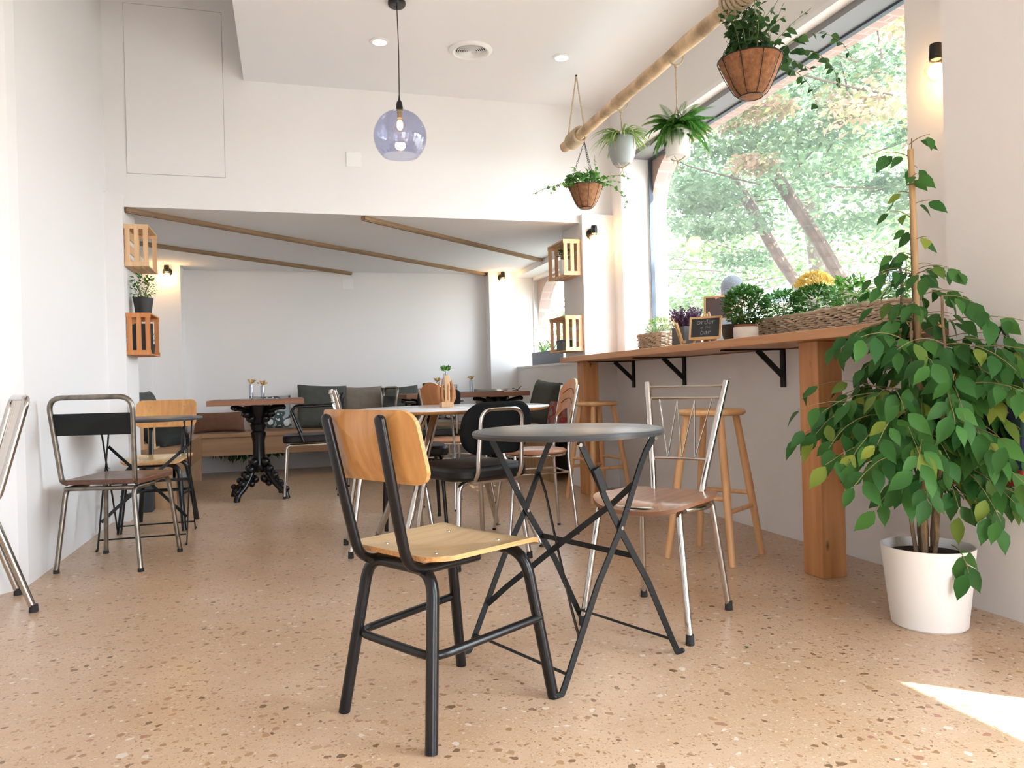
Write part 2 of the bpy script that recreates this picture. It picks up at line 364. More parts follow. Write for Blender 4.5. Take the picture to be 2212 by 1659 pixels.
def ngrid_panel(mb, outline, fz, th, mi=0, edge=None, dense=7, M=None):
    """a curved panel: the outline (list of x,y) shrunk to the centre in rings, lifted to z = fz(x,y), with thickness th"""
    n = len(outline); cx = sum(p[0] for p in outline) / n; cy = sum(p[1] for p in outline) / n
    top = []; bot = []
    for k in range(dense):
        t = 1 - k / dense
        ring = [(cx + (x - cx) * t, cy + (y - cy) * t) for x, y in outline]
        top.append([(x, y, fz(x, y)) for x, y in ring]); bot.append([(x, y, fz(x, y) - th) for x, y in ring])
    vs = []; fs = []
    for r in top + bot: vs += r
    ct = len(vs); vs.append((cx, cy, fz(cx, cy))); cb = len(vs); vs.append((cx, cy, fz(cx, cy) - th))
    K = dense
    for k in range(K - 1):
        for j in range(n):
            j2 = (j + 1) % n
            fs.append((k * n + j, k * n + j2, (k + 1) * n + j2, (k + 1) * n + j))
            b = K * n
            fs.append((b + k * n + j, b + (k + 1) * n + j, b + (k + 1) * n + j2, b + k * n + j2))
    for j in range(n):
        j2 = (j + 1) % n
        fs.append(((K - 1) * n + j, (K - 1) * n + j2, ct)); fs.append((K * n + (K - 1) * n + j2, K * n + (K - 1) * n + j, cb))
    mb.add(vs, fs, mi, M)
    es = []
    for j in range(n):
        j2 = (j + 1) % n; es.append((j, K * n + j, K * n + j2, j2))
    b = len(mb.v) - len(vs)
    for f in es: mb.f.append(tuple(b + i for i in f)); mb.m.append(mi if edge is None else edge)
    return mb

# ---------------------------------------------------------------- object helpers
def tag(o, label=None, cat=None, group=None, kind=None):
    if label: o['label'] = label
    if cat: o['category'] = cat
    if group: o['group'] = group
    if kind: o['kind'] = kind
    return o
def thing(name, label, cat, loc=(0, 0, 0), rz=0, group=None):
    o = bpy.data.objects.new(name, None); COL.objects.link(o); o.empty_display_size = .1
    o.location = loc; o.rotation_euler = (0, 0, math.radians(rz))
    return tag(o, label, cat, group)
def copy_tree(src, parent=None):
    c = src.copy(); COL.objects.link(c); c.parent = parent
    for ch in list(src.children): copy_tree(ch, c)
    return c
def dup(src, label, loc, rz=0, group=None):
    c = copy_tree(src); c.location = loc; c.rotation_euler = (0, 0, math.radians(rz)); c['label'] = label
    if group: c['group'] = group
    return c
def struct(name, mb, m, parent=None, **k):
    o = mb.build(name, m, parent, **k)
    if parent is None: o['kind'] = 'structure'
    return o
def B(*ab):
    mb = MB()
    for a, b in ab: mb.box(a, b)
    return mb

# ================================================================ SETTING
# floor, ceilings, walls
struct('floor', B(((-2.0, -3.1, -.08), (2.8, 8.8, 0))), FLOOR, smooth=False)
struct('ground_outside', B(((2.8, -40, -.2), (60, 60, -.05)), ((-40, -40, -.2), (2.8, -3.1, -.05))), mat('pale_pavement', (.22, .20, .17), .9, vary=.15, vs=1.5), smooth=False)
wl = MB(); poly = [(-2.0, -3), (-1.85, -3), (-1.85, 3.82), (-1.225, 3.82), (-1.165, 3.90), (-1.148, 3.97), (-1.14, 5.72), (-2.0, 5.72)]
wl.prism(poly, 0, 4.3); struct('wall_left', wl, WALL, smooth=False)
struct('wall_back', B(((-1.7, 5.72, 0), (-1.03, 6.1, 4.3)), ((-1.15, 5.66, 0), (-1.03, 5.72, 2.2)), ((-1.03, 5.72, 2.12), (2.79, 6.1, 4.3)),
                      ((2.27, 5.72, 0), (2.6, 6.12, 2.12)), ((2.27, 5.67, 0), (2.56, 5.72, 2.18))), WALL, smooth=False)
struct('ceiling', B(((-.19, -3, 3.04), (2.79, 5.72, 3.14)), ((-.24, -3, 3.04), (-.19, 5.72, 4.3)), ((-2.0, -3, 4.3), (2.79, 6.1, 4.4))), CEIL, smooth=False)
struct('ceiling_rear', B(((-1.7, 6.1, 2.12), (2.79, 8.8, 2.2))), CEIL, smooth=False)
struct('wall_rear', B(((-1.7, 8.6, 0), (2.79, 8.8, 2.12)), ((-1.27, 8.3, 0), (-1.0, 8.6, 2.12)), ((2.22, 8.42, 0), (2.54, 8.6, 2.12))), WALL, smooth=False)
struct('wall_rear_left', B(((-1.7, 6.1, 0), (-1.27, 8.6, 2.12))), WALL, smooth=False)
wr = B(((2.54, 2.3, 0), (2.79, 6.6, 1.0)), ((2.54, 2.3, 2.62), (2.79, 5.72, 3.04)), ((2.54, 5.5, 1.0), (2.79, 6.6, 2.62)), ((2.54, 2.3, 1.0), (2.79, 2.64, 2.62)),
       ((2.54, 6.6, 0), (2.79, 8.6, 1.04)), ((2.54, 6.6, 2.06), (2.79, 8.6, 2.12)), ((2.54, 8.42, 1.04), (2.79, 8.6, 2.06)))
struct('wall_right', wr, WALL, smooth=False)
struct('wall_right_front', B(((2.38, 1.03, 0), (2.79, 2.3, 3.04)), ((2.38, -.75, 2.3), (2.79, 1.03, 3.04)), ((2.38, -3, 0), (2.79, -.75, 3.04))), WALL, smooth=False)
struct('wall_front', B(((-2.0, -3.1, 2.4), (2.79, -3, 4.3)), ((-2.0, -3.1, 0), (.6, -3, 2.4)), ((2.35, -3.1, 0), (2.79, -3, 2.4))), WALL, smooth=False)
# brick facade outside the windows, with a rounded upper corner over the large window
fx0, fx1 = 2.79, 2.92
bf = B(((fx0, 2.2, -.05), (fx1, 8.8, .98)), ((fx0, 5.5, .98), (fx1, 6.6, 4)), ((fx0, 2.2, .98), (fx1, 2.6, 4)), ((fx0, 8.4, .98), (fx1, 8.8, 4)),
       ((fx0, 1.03, -.05), (fx1, 2.2, 4)), ((fx0, -3, -.05), (fx1, -.75, 4)), ((fx0, -.75, 2.3), (fx1, 1.03, 4)))
struct('wall_exterior', bf, BRICKX, smooth=False)
def arch_lintel(y0, y1, zt, r):
    mb = MB(); n = 8; poly = []
    for k in range(n + 1):
        a = PI / 2 * k / n; poly.append((y1 - r + r * math.sin(PI / 2 - a) , zt - r + r * math.cos(PI / 2 - a)))
    poly = [(y1, zt - r)] + poly[1:] if False else poly
    pts = poly + [(y0 + r * .0, zt)] + [(y0, zt + 1.4), (y1, zt + 1.4)]
    M = Matrix(((0, 0, 1, 0), (1, 0, 0, 0), (0, 1, 0, 0), (0, 0, 0, 1)))
    mb.prism(pts, fx0, fx1, M)
    return mb
struct('trim_1', arch_lintel(2.6, 5.5, 2.60, .45), BRICKS, smooth=False)
struct('trim_2', arch_lintel(6.6, 8.4, 2.0, .5), BRICKS, smooth=False)
# windows
def window(name, y0, y1, z0, z1, mull=()):
    w = bpy.data.objects.new(name, None); COL.objects.link(w); w['kind'] = 'structure'
    X = 2.765 if y1 < 6 else 2.74; f = MB()
    f.box((X, y0, z1 - .035), (X + .05, y1, z1)); f.box((X, y0, z0), (X + .05, y1, z0 + .03)); f.box((X, y1 - .018, z0), (X + .05, y1, z1)); f.box((X, y0, z0), (X + .05, y0 + .03, z1))
    f.build('window_frame', mat('white_frame', (.8, .8, .8), .4), w, False)
    g = MB(); g.box((X + .02, y0 + .02, z0 + .02), (X + .026, y1 - .018, z1 - .03)); g.build('window_pane', GLASS, w, False)
    s = MB()
    if y1 > 6: return w
    s.box((X - .004, y1 - .03, z0 + .03), (X + .03, y1 - .018, z1 - .03)); s.box((X - .003, y0 + .03, z1 - .047), (X + .03, y1 - .03, z1 - .035)); s.build('window_seal', mat('grey_seal', (.06, .08, .11), .5), w, False)
    return w
window('window_1', 2.64, 5.5, 1.0, 2.62)
window('window_2', 6.6, 8.42, 1.04, 2.06)
struct('trim_3', B(((2.532, 6.55, 1.02), (2.60, 8.42, 1.04))), WOODW, smooth=False)
# thin white trim along the inner top edge and far edge of the large window
struct('trim_4', B(((2.536, 2.64, 2.62), (2.54, 5.53, 2.65)), ((2.536, 5.5, 1.05), (2.54, 5.53, 2.62))), WOODW, smooth=False)
struct('trim_5', B(((2.61, 2.64, 2.585), (2.764, 5.5, 2.6195))), mat('grey_soffit_band', (.26, .27, .29), .8), smooth=False)  # grey box under the head of the large window, darker than the plaster
# glazed doorway to the right of the camera
dw = bpy.data.objects.new('door_1', None); COL.objects.link(dw); dw['kind'] = 'structure'
B(((2.7, -.75, 2.25), (2.75, 1.03, 2.3)), ((2.7, .98, 0), (2.75, 1.03, 2.25)), ((2.7, -.75, 0), (2.75, -.7, 2.25)), ((2.7, .1, 0), (2.75, .16, 2.25))).build('door_frame', BLACKM, dw, False)
B(((2.72, -.7, .02), (2.726, .98, 2.25))).build('door_pane', GLASS, dw, False)
# access panel, blank plates
def thin_rect(y, x0, x1, z0, z1, w=.004, d=.004):
    return B(((x0, y - d, z0), (x1, y, z0 + w)), ((x0, y - d, z1 - w), (x1, y, z1)), ((x0, y - d, z0 + w), (x0 + w, y, z1 - w)), ((x1 - w, y - d, z0 + w), (x1, y, z1 - w)))
ap = thing('access_panel', 'large white access panel set in the upper left wall', 'panel')
B(((-1.0, 5.716, 2.35), (-.38, 5.719, 3.5))).build('panel_face', WALL, ap, False)
thin_rect(5.7195, -1.004, -.376, 2.346, 3.504, .004, .003).build('panel_gap', mat('shadow_gap', (.5, .49, .48), .9), ap, False)
for lab, (x0, x1, y, z0, z1) in {'white square blanking plate on the wall below the hanging glass lamp': (.455, .565, 5.72, 2.47, 2.58),
                                 'white square blanking plate high on the rear room wall': (.605, .725, 8.6, 1.93, 2.05)}.items():
    tag(B(((x0, y - .006, z0), (x1, y, z1))).build('blanking_plate', WOODW, bevel=.002), lab, 'plate', 'blanking plates')

# ceiling battens of the rear room
for (x0, y0, x1, y1), lab in (((-1.03, 5.74, 2.2, 8.5), 'longest wooden batten across the low ceiling, starting at the left pier'),
                              ((-1.24, 6.95, .70, 8.58), 'wooden ceiling batten at the back, above the left wall lamp'),
                              ((.57, 5.75, 2.52, 7.45), 'wooden ceiling batten at the right ending above the small window')):
    d = Vector((x1 - x0, y1 - y0, 0)); L = d.length; a = math.atan2(d.y, d.x)
    b = MB().box((0, -.022, -.028), (L, .022, -.001)); b.box((0, -.012, -.034), (L, .012, -.028))
    tag(b.build('ceiling_batten', BATTEN, None, False, loc=(x0, y0, 2.12), rot=(0, 0, a)), lab, 'batten', 'ceiling battens')

# ================================================================ LAMPS
for (x, y), lab in (((.616, 4.884), 'round white recessed ceiling light beside the hanging glass lamp'), ((1.825, 4.85), 'round white recessed ceiling light above the tree-branch pole')):
    t = thing('recessed_light', lab, 'ceiling light', (x, y, 3.04), 0, 'recessed ceiling lights')
    MB().lathe([(.042, -.001), (.058, -.001), (.060, -.006), (.044, -.010), (.042, -.004)], seg=32, close=True).build('trim_ring', WOODW, t)
    MB().lathe([(.0005, -.005), (.043, -.005), (.043, -.001), (.0005, -.001)], seg=32).build('diffuser', LED, t)
t = thing('ceiling_vent', 'round white ceiling vent of concentric rings', 'vent', (1.206, 4.88, 3.04))
MB().lathe([(.105, -.001), (.142, -.001), (.140, -.008), (.118, -.018), (.105, -.012)], seg=40, close=True).build('flange', WOODW, t)
mb = MB()
for k in range(7):
    r = .016 + k * .0135; mb.lathe([(r - .002, -.004), (r + .003, -.014 + k * .0004), (r + .006, -.012), (r + .002, -.003)], seg=36, close=True)
mb.lathe([(.001, -.012), (.009, -.012), (.009, -.004), (.001, -.004)], seg=16).build('louvre', WOODW, t)
B(((-.1, -.002, -.006), (.1, .002, -.003))).build('spoke', WOODW, t)
MB().lathe([(.001, -.0022), (.106, -.0022), (.106, -.001), (.001, -.001)], seg=32).build('backing', mat('vent_shadow', (.09, .09, .09), .9), t)

t = thing('pendant_lamp', 'blue-grey glass globe pendant lamp on a thin black cord', 'pendant lamp', (.652, 4.36, 3.04))
MB().lathe([(.001, -.001), (.05, -.001), (.05, -.018), (.044, -.026), (.001, -.027)], seg=28).build('canopy', BLACK, t)
MB().tube([(0, 0, -.02), (.004, 0, -.3), (0, 0, -.54)], .003, seg=6).build('cord', BLACK, t)
MB().lathe([(.003, -.53), (.006, -.555), (.016, -.572), (.02, -.60), (.021, -.615), (.001, -.615)], seg=20).build('lamp_holder', BLACK, t)
prof = []
for k in range(17):
    th = math.radians(10 + (138 - 10) * k / 16); prof.append((.15 * math.sin(th), -.765 + .15 * math.cos(th)))
inner = [(r - .003, z) for r, z in reversed(prof)]
MB().lathe(prof + inner, seg=64, close=True, rip=lambda a, z: .010 * math.cos(14 * a + 6 * z) * max(0, min(1, (z + .80) * 8))).build('globe_shade', BGLASS, t)
bl = MB().ball((0, 0, -.70), .032, sq=(1, 1, 1.2)).build('bulb', CLGLASS, t)
MB().ball((0, 0, -.705), .017, sq=(1, 1, 1.3)).build('filament', BULB, bl)
MB().lathe([(.013, -.615), (.014, -.66), (.001, -.66)], seg=14).build('socket', mat('brass', (.8, .5, .2), .3, 1.0), t)
def plight(loc, e, r=.03):
    l = bpy.data.lights.new('bulb_light', 'POINT'); l.energy = e; l.color = (1, .62, .28); l.shadow_soft_size = r
    o = bpy.data.objects.new('bulb_light', l); COL.objects.link(o); o.location = loc
plight((.652, 4.36, 2.335), 2.5)

def wall_lamp(label, loc, rz, power=3.0):
    """base disc on the wall, fitting steps out along local +x, cap above the bulb"""
    t = thing('wall_lamp', label, 'wall lamp', loc, rz, 'round-bulb wall lamps')
    M = Matrix.Rotation(PI / 2, 4, 'Y')
    MB().lathe([(.001, 0), (.044, 0), (.044, .012), (.034, .02), (.001, .02)], seg=26).build('wall_plate', BLACK, t, rot=(0, PI / 2, 0), loc=(.0, 0, 0))
    MB().tube([(.01, 0, 0), (.05, 0, .012)], .013, seg=12).build('arm', BLACK, t)
    MB().lathe([(.001, .058), (.022, .058), (.024, .05), (.026, -.004), (.018, -.008), (.001, -.008)], seg=22).build('cap', BLACK, t, loc=(.06, 0, .0))
    b = MB().ball((0, 0, -.045), .044, seg=18).build('bulb', CLGLASS, t, loc=(.06, 0, 0))
    MB().ball((0, 0, -.048), .031, seg=14).build('filament', BULB, b)
    c, s = math.cos(math.radians(rz)), math.sin(math.radians(rz))
    plight((loc[0] + .06 * c, loc[1] + .06 * s, loc[2] - .045), power, .05)
wall_lamp('lit bare-bulb wall lamp on the column beside the large window', (2.345, 5.67, 2.02), -90, 1.8)
wall_lamp('lit bare-bulb wall lamp on the left pilaster of the rear room', (-1.115, 8.3, 2.05), -90, 1.8)
wall_lamp('lit bare-bulb wall lamp on the right pilaster of the rear room', (2.37, 8.42, 2.055), -90, 1.8)
wall_lamp('lit bare-bulb wall lamp at upper right above the tall plant', (2.54, 2.425, 2.09), 180, 1.5)

# ================================================================ COUNTER
t = thing('bar_counter', 'long pine window bar counter with square posts and black brackets', 'counter')
B(((2.05, 2.31, 1.005), (2.54, 5.66, 1.045)), ((2.54, 2.66, 1.005), (2.735, 5.49, 1.045))).build('counter_top', PINETOP, t, False, bevel=.003)
for y in (2.80, 5.46):
    B(((2.14, y - .062, 0), (2.262, y + .062, 1.004))).build('post', PINE, t, False, bevel=.004)
for y in (2.62, 3.52, 4.58, 5.36):
    m = MB(); m.box((2.528, y - .018, .80), (2.539, y + .018, 1.004)); m.box((2.17, y - .018, .997), (2.53, y + .018, 1.0045))
    m.bar([(2.53, y, .86), (2.38, y, .998)], .028, .012, V(0, 1, 0)); m.build('bracket', BLACKM, t, False)

# ================================================================ CHAIRS
def feet(t, pts, r, h=.02, m=RUBBER, name='foot_cap'):
    for x, y in pts: MB().lathe([(r * .95, 0), (r, .004), (r * .92, h), (.001, h)], c=(x, y, 0), seg=14).build(name, m, t)
def school_chair(label, loc, rz):
    t = thing('school_chair', label, 'chair', loc, rz, 'honey plywood school chairs')
    R = .0155
    for x, yf, xt, yt in ((-.215, .178, -.16, .125), (.213, .185, .15, .135)):
        pass
    # inverted-U leg pair at the back, another at the front: each leg a mesh down to its foot
    for sx_, xf, xt in ((-1, -.215, -.155), (1, .213, .150)):
        yf, yt = (.178, .130) if sx_ < 0 else (.186, .150)
        for sy in (1, -1):
            MB().tube([(xt, 0, .408), (xt, sy * yt, .408), (xf, sy * yf, .0)], R, seg=12, fil=.075, fs=8).build('leg', BLACK, t)
    MB().tube([(.185, .172, .225), (-.182, .155, .21), (-.182, -.155, .21), (.185, -.172, .225)], .011, seg=10, fil=.05, fs=6).build('stretcher', BLACK, t)
    for sy in (1, -1):
        pts = fillet([(.02, sy * .10, .410), (-.205, sy * .10, .410), (-.232, sy * .102, .52), (-.288, sy * .112, .782)], .075, 8)
        e = (pts[-1] - pts[-2]).normalized(); pts = pts + [pts[-1] + e * .007, pts[-1] + e * .012, pts[-1] + e * .0145]
        n = len(pts); sc = [1] * n; sc[-3:] = [.9, .62, .2]
        MB().sweep(pts, [(.0165 * math.cos(a), .0125 * math.sin(a)) for a in [2 * PI * k / 12 for k in range(12)]], 0, False, V(0, 0, 1), True, sc).build('back_tube', BLACK, t)
    seat = MB()
    out = [(.20 + .0, .0)] and [(x + .008, y * (1.0 + (x + .2) * .14)) for x, y in rrect(.388, .355, .055, 6)]
    fz = lambda x, y: .437 - .012 * math.cos(max(-1, min(1, x / .2)) * PI) * .6 + (.02 * max(0, -x - .12) / .08) * 0 - .022 * max(0, (x - .12) / .08) ** 2 + .028 * (y / .19) ** 2 * .35
    ngrid_panel(seat, out, fz, .012, 0, 1)
    so = seat.build('seat', [PLYSEAT, PLYEDGE], t)
    sm = MB()
    for x, y in ((-.12, .1), (-.12, -.1), (.1, .1), (.1, -.1)): sm.lathe([(.0005, .002), (.006, .0015), (.007, -.002), (.0005, -.002)], c=(x, y, fz(x, y)), seg=10)
    for k, (x, y) in enumerate(((-.12, .1), (-.12, -.1), (.1, .1), (.1, -.1))):
        MB().lathe([(.0005, .002), (.006, .0015), (.007, -.002), (.0005, -.002)], c=(x, y, fz(x, y)), seg=10).build('rivet', CHROME, so)
    # backrest: panel in (y, height) curved around the sitter
    back = MB(); o2 = [(y * (1.06 if z < .7 else 1.0) if False else y, z) for y, z in rrect(.378, .180, .038, 6, 0, .716)]
    M = Matrix(((0, 0, 1, 0), (1, 0, 0, 0), (0, 1, 0, 0), (0, 0, 0, 1)))
    fx = lambda y, z: -.205 - (z - .62) * .26 - .035 * (1 - (y / .19) ** 2) + .012
    ngrid_panel(back, o2, fx, .011, 0, 1, 7, M)
    bo = back.build('backrest', [PLY, PLYEDGE], t)
    for y, z in ((.105, .76), (-.105, .76), (.105, .67), (-.105, .67)):
        MB().ball((fx(y, z) + .001, y, z), .005, seg=8).build('rivet', CHROME, bo)
    return t
sc1 = school_chair('honey plywood school chair in the foreground, seen from behind', (.398, 2.04, 0), 30)
dup(sc1, 'honey plywood school chair by the left wall, facing the camera', (-.80, 5.36, 0), -95)

def vback_chair(label, loc, rz):
    t = thing('chrome_chair', label, 'chair', loc, rz, 'chrome chairs with zigzag wire backs')
    R = .0115
    for x, y, xt, yt in ((.215, .2, .165, .15), (.215, -.2, .165, -.15), (-.215, .172, -.15, .14), (-.215, -.172, -.15, -.14)):
        MB().tube([(0 if abs(x) > 1 else xt - .05 * (1 if xt > 0 else -1), yt, .416), (xt, yt, .416), (x, y, .012)], R, seg=12, fil=.04).build('leg', CHROME, t)
    feet(t, [(.215, .2), (.215, -.2), (-.215, .172), (-.215, -.172)], .0145, .034)
    ring = [(.185 * math.cos(a) * (1 if math.cos(a) > 0 else .9) + .01, .185 * math.sin(a), .418) for a in [2 * PI * k / 36 for k in range(36)]]
    MB().tube(ring, R, seg=12, close=True).build('seat_frame', CHROME, t)
    outl = []
    for k in range(40):
        a = 2 * PI * k / 40; c, s = math.cos(a), math.sin(a); r = .215 if c > 0 else .21
        e = .62; outl.append((r * abs(c) ** e * (1 if c > 0 else -1), (.205 if c > 0 else .185) * abs(s) ** e * (1 if s > 0 else -1)))
    st = MB(); ngrid_panel(st, outl, lambda x, y: .452 - .018 * (1 - (y / .2) ** 2) * .8 - .016 * max(0, (x - .1) / .1) ** 2, .014, 0, 1); st.build('seat', [SEATB, mat('brown_edge', (.22, .10, .05), .5)], t)
    tops = {}
    for sy in (1, -1):
        MB().tube([(-.17, sy * .098, .437), (-.178, sy * .102, .48), (-.275, sy * .162, .848)], .0125, seg=14, fil=.03).build('back_post', CHROME, t)
    def P(h, f):  # point across the back at height h, fraction f in -1..1, bowed backwards
        k = (h - .48) / (.848 - .48); return V(-.178 - .097 * k - .02 * (1 - f * f), f * (.102 + .06 * k), h)
    for h in (.83, .785, .555):
        r = .0045 if h > .8 else .0055
        MB().tube([P(h, -1 + 2 * k / 10) for k in range(11)], r, seg=8).build('back_rail', CHROME, t)
    zz = []; n = 7
    for k in range(n):
        f = -.72 + 1.44 * k / (n - 1); zz.append(P(.78 if k % 2 == 0 else .556, f * (1 if k % 2 == 0 else 1.0)))
    MB().tube(zz, .0026, seg=6, fil=.012).build('zigzag_wire', CHROME, t)
    return t
vc = vback_chair('chrome chair with zigzag wire back beside the black folding table', (1.273, 2.515, 0), 218)
dup(vc, 'chrome wire-back chair left of the white table, seen edge-on', (.50, 4.11, 0), 0)

def rod_chair(label, loc, rz):
    t = thing('rod_back_chair', label, 'chair', loc, rz)
    for sy in (1, -1):
        MB().tube([(0, sy * .16, .44), (-.07, sy * .165, .445), (-.21, sy * .178, .012)], .0135, seg=12, fil=.04).build('leg', CHROME, t)
        MB().tube([(0, sy * .16, .44), (.17, sy * .16, .445), (.22, sy * .18, .012)], .0135, seg=12, fil=.04).build('leg', CHROME, t)
    feet(t, [(-.21, .178), (-.21, -.178), (.22, .18), (.22, -.18)], .0175, .03)
    bk = [(.0, .165, .45), (-.10, .168, .455), (-.118, .170, .52), (-.208, .178, .852), (-.208, -.178, .852), (-.118, -.170, .52), (-.10, -.168, .455), (0, -.165, .45)]
    MB().tube(bk, .0135, seg=12, fil=.05, fs=6).build('back_frame', CHROME, t)
    for f in (-.6, -.36, -.12, .12, .36, .6):
        MB().tube([(-.205, .178 * f, .845), (-.16, .176 * f, .66), (-.121, .17 * f, .53)], .0055, seg=8).build('back_rod', CHROME, t)
    MB().tube([(-.121, .168, .53), (-.121, -.168, .53)], .007, seg=8).build('lower_rail', CHROME, t)
    q = MB(); ngrid_panel(q, rrect(.34, .38, .06, 5, .10, 0), lambda x, y: .485, .03); q.build('seat', LEATHER, t)
rod_chair('bent chrome-tube chair with rod back, cut off by the left edge of the photo', (-1.256, 3.546, 0), 204.8)

def cafe_chair(label, loc, rz):
    """industrial metal chair: rolled steel hoop back with a black band, brown wooden seat"""
    t = thing('industrial_chair', label, 'chair', loc, rz, 'steel hoop chairs with black back band')
    R = .0125
    hoop = [(-.17, .17, .425), (-.20, .178, .44), (-.255, .203, .845), (-.255, -.203, .845), (-.20, -.178, .44), (-.17, -.17, .425)]
    MB().tube(hoop, R, seg=12, fil=.07, fs=8).build('back_hoop', STEEL, t)
    for x, y, xt, yt in ((-.22, .205, -.19, .165), (-.22, -.205, -.19, -.165)):
        MB().tube([(0, yt, .40), (xt, yt, .40), (x, y, .01)], .012, seg=12, fil=.035).build('leg', STEEL, t)
    for sy in (1, -1):
        MB().tube([(0, sy * .165, .41), (.17, sy * .165, .425), (.215, sy * .2, .01)], .012, seg=12, fil=.06, fs=7).build('leg', STEEL, t)
    feet(t, [(-.22, .205), (-.22, -.205), (.215, .2), (.215, -.2)], .0145, .018)
    MB().tube([(-.19, .17, .402), (-.19, -.17, .402)], .011, seg=10).build('rear_rail', STEEL, t)
    band = MB(); M = Matrix(((0, 0, 1, 0), (1, 0, 0, 0), (0, 1, 0, 0), (0, 0, 0, 1)))
    ngrid_panel(band, rrect(.385, .105, .008, 3, 0, .715), lambda y, z: -.222 - (z - .66) * .14 - .018 * (1 - (y / .19) ** 2), .004, 0, None, 6, M)
    bo = band.build('back_band', BLACKM, t)
    st = MB(); ngrid_panel(st, rrect(.40, .385, .04, 5, 0, 0), lambda x, y: .445 - .008 * math.cos(x * 8), .024); st.build('seat', DSEAT, t, bevel=.004)
    return t
ic = cafe_chair('worn steel hoop chair with black back band near the left wall', (-.83, 4.325, 0), 73)
dup(ic, 'small steel hoop chair behind the white table, seen nearly edge-on', (.66, 7.0, 0), 190)

def round_chair(label, loc, rz):
    t = thing('bistro_chair', label, 'chair', loc, rz, 'chrome chairs with arched wooden backs')
    R = .009
    MB().lathe([(.001, .478), (.18, .478), (.192, .47), (.19, .462), (.001, .462)], seg=36).build('seat', wood('rosy_beech', (.58, .28, .15), (.47, .2, .1), 'X', .7, .35, .3), t)
    ring = [(.178 * math.cos(a), .178 * math.sin(a), .452) for a in [2 * PI * k / 32 for k in range(32)]]
    MB().tube(ring, .009, seg=10, close=True).build('seat_ring', CHROME, t)
    for x, y in ((.2, .165), (.2, -.165)):
        MB().tube([(x * .72, y * .72, .452), (x, y, .008)], R, seg=10).build('leg', CHROME, t)
    for sy in (1, -1):
        MB().tube([(-.2, sy * .155, .008), (-.165, sy * .125, .46), (-.19, sy * .128, .64), (-.235, sy * .135, .84)], R, seg=10, fil=.05).build('leg', CHROME, t)
    feet(t, [(.2, .165), (.2, -.165), (-.2, .155), (-.2, -.155)], .011, .012)
    MB().tube([(.165, .14, .35), (-.17, .13, .35), (-.17, -.13, .35), (.165, -.14, .35)], .005, seg=8, close=True).build('stretcher', CHROME, t)
    n = 14; ol = []
    for k in range(n + 1):
        f = -1 + 2 * k / n; ol.append((.122 * f, .815 + .062 * (1 - abs(f) ** 2.2)))
    low = []
    for k in range(n + 1):
        f = 1 - 2 * k / n; low.append((.115 * f, .655 + .055 * (1 - abs(f) ** 2) ** .8 * 1.0))
    M = Matrix(((0, 0, 1, 0), (1, 0, 0, 0), (0, 1, 0, 0), (0, 0, 0, 1)))
    fx = lambda y, z: -.185 - (z - .64) * .25 - .018 * (1 - (y / .12) ** 2) + .008
    b = MB(); ngrid_panel(b, ol + low, fx, .012, 0, 1, 8, M)
    bo = b.build('backrest', [wood('amber_plywood', (.52, .22, .085), (.42, .16, .06), 'Z', .7, .35, .3), mat('pale_ply_edge', (.85, .62, .38), .5)], t)
    for h in (.79, .735):
        MB().tube([(fx(y, h + .03 * (1 - (y / .085) ** 2)) + .001, y, h + .03 * (1 - (y / .085) ** 2)) for y in [-.085 + .17 * k / 10 for k in range(11)]], .0028, seg=6).build('arc_groove', mat('groove_brown', (.2, .09, .035), .6), bo)
    return t
rc = round_chair('arched wooden-back chrome chair at the right end of the white table', (1.345, 4.2, 0), 180)
dup(rc, 'arched wooden-back chrome chair behind the white table, seen from behind', (1.15, 5.35, 0), 35)

def hoop_office(label, loc, rz):
    t = thing('padded_chair', label, 'chair', loc, rz)
    R = .0125
    s = MB(); ngrid_panel(s, rrect(.45, .44, .09, 6), lambda x, y: .475 + .012 * math.cos(x * 5) * math.cos(y * 5) - .02 * max(0, max(abs(x), abs(y)) / .22 - .6), .066); s.build('seat', LEATHER, t, bevel=.02)
    M = Matrix(((0, 0, 1, 0), (1, 0, 0, 0), (0, 1, 0, 0), (0, 0, 0, 1)))
    b = MB(); fx = lambda y, z: -.185 - (z - .53) * .22 - .035 * (1 - (y / .22) ** 2) + .03
    ngrid_panel(b, rrect(.392, .25, .105, 9, -.018, .651), fx, .05, 0, None, 8, M); b.build('backrest', FABRICB, t, bevel=.015)
    MB().tube([(-.19, .11, .40), (-.245, .11, .44), (-.255, .108, .56), (-.275, .103, .742), (-.275, -.127, .742), (-.255, -.132, .56), (-.245, -.134, .44), (-.19, -.134, .40)], R, seg=12, fil=.06, fs=7).build('back_hoop', CHROME, t)
    for sx_, xf in ((-1, -.20), (1, .215)):
        for sy in (1, -1):
            MB().tube([(sx_ * .165, 0, .398), (sx_ * .165, sy * .165, .398), (xf, sy * .205, .012)], R, seg=12, fil=.05, fs=7).build('leg', CHROME, t)
    MB().tube([(-.165, .12, .398), (.165, .12, .398)], .01, seg=10).build('side_rail', CHROME, t)
    MB().tube([(-.165, -.12, .398), (.165, -.12, .398)], .01, seg=10).build('side_rail', CHROME, t)
    feet(t, [(-.20, .205), (-.20, -.205), (.215, .205), (.215, -.205)], .0155, .034)
    return t
hoop_office('black padded chair with chrome hoop behind its rounded backrest', (.86, 3.72, 0), 109)

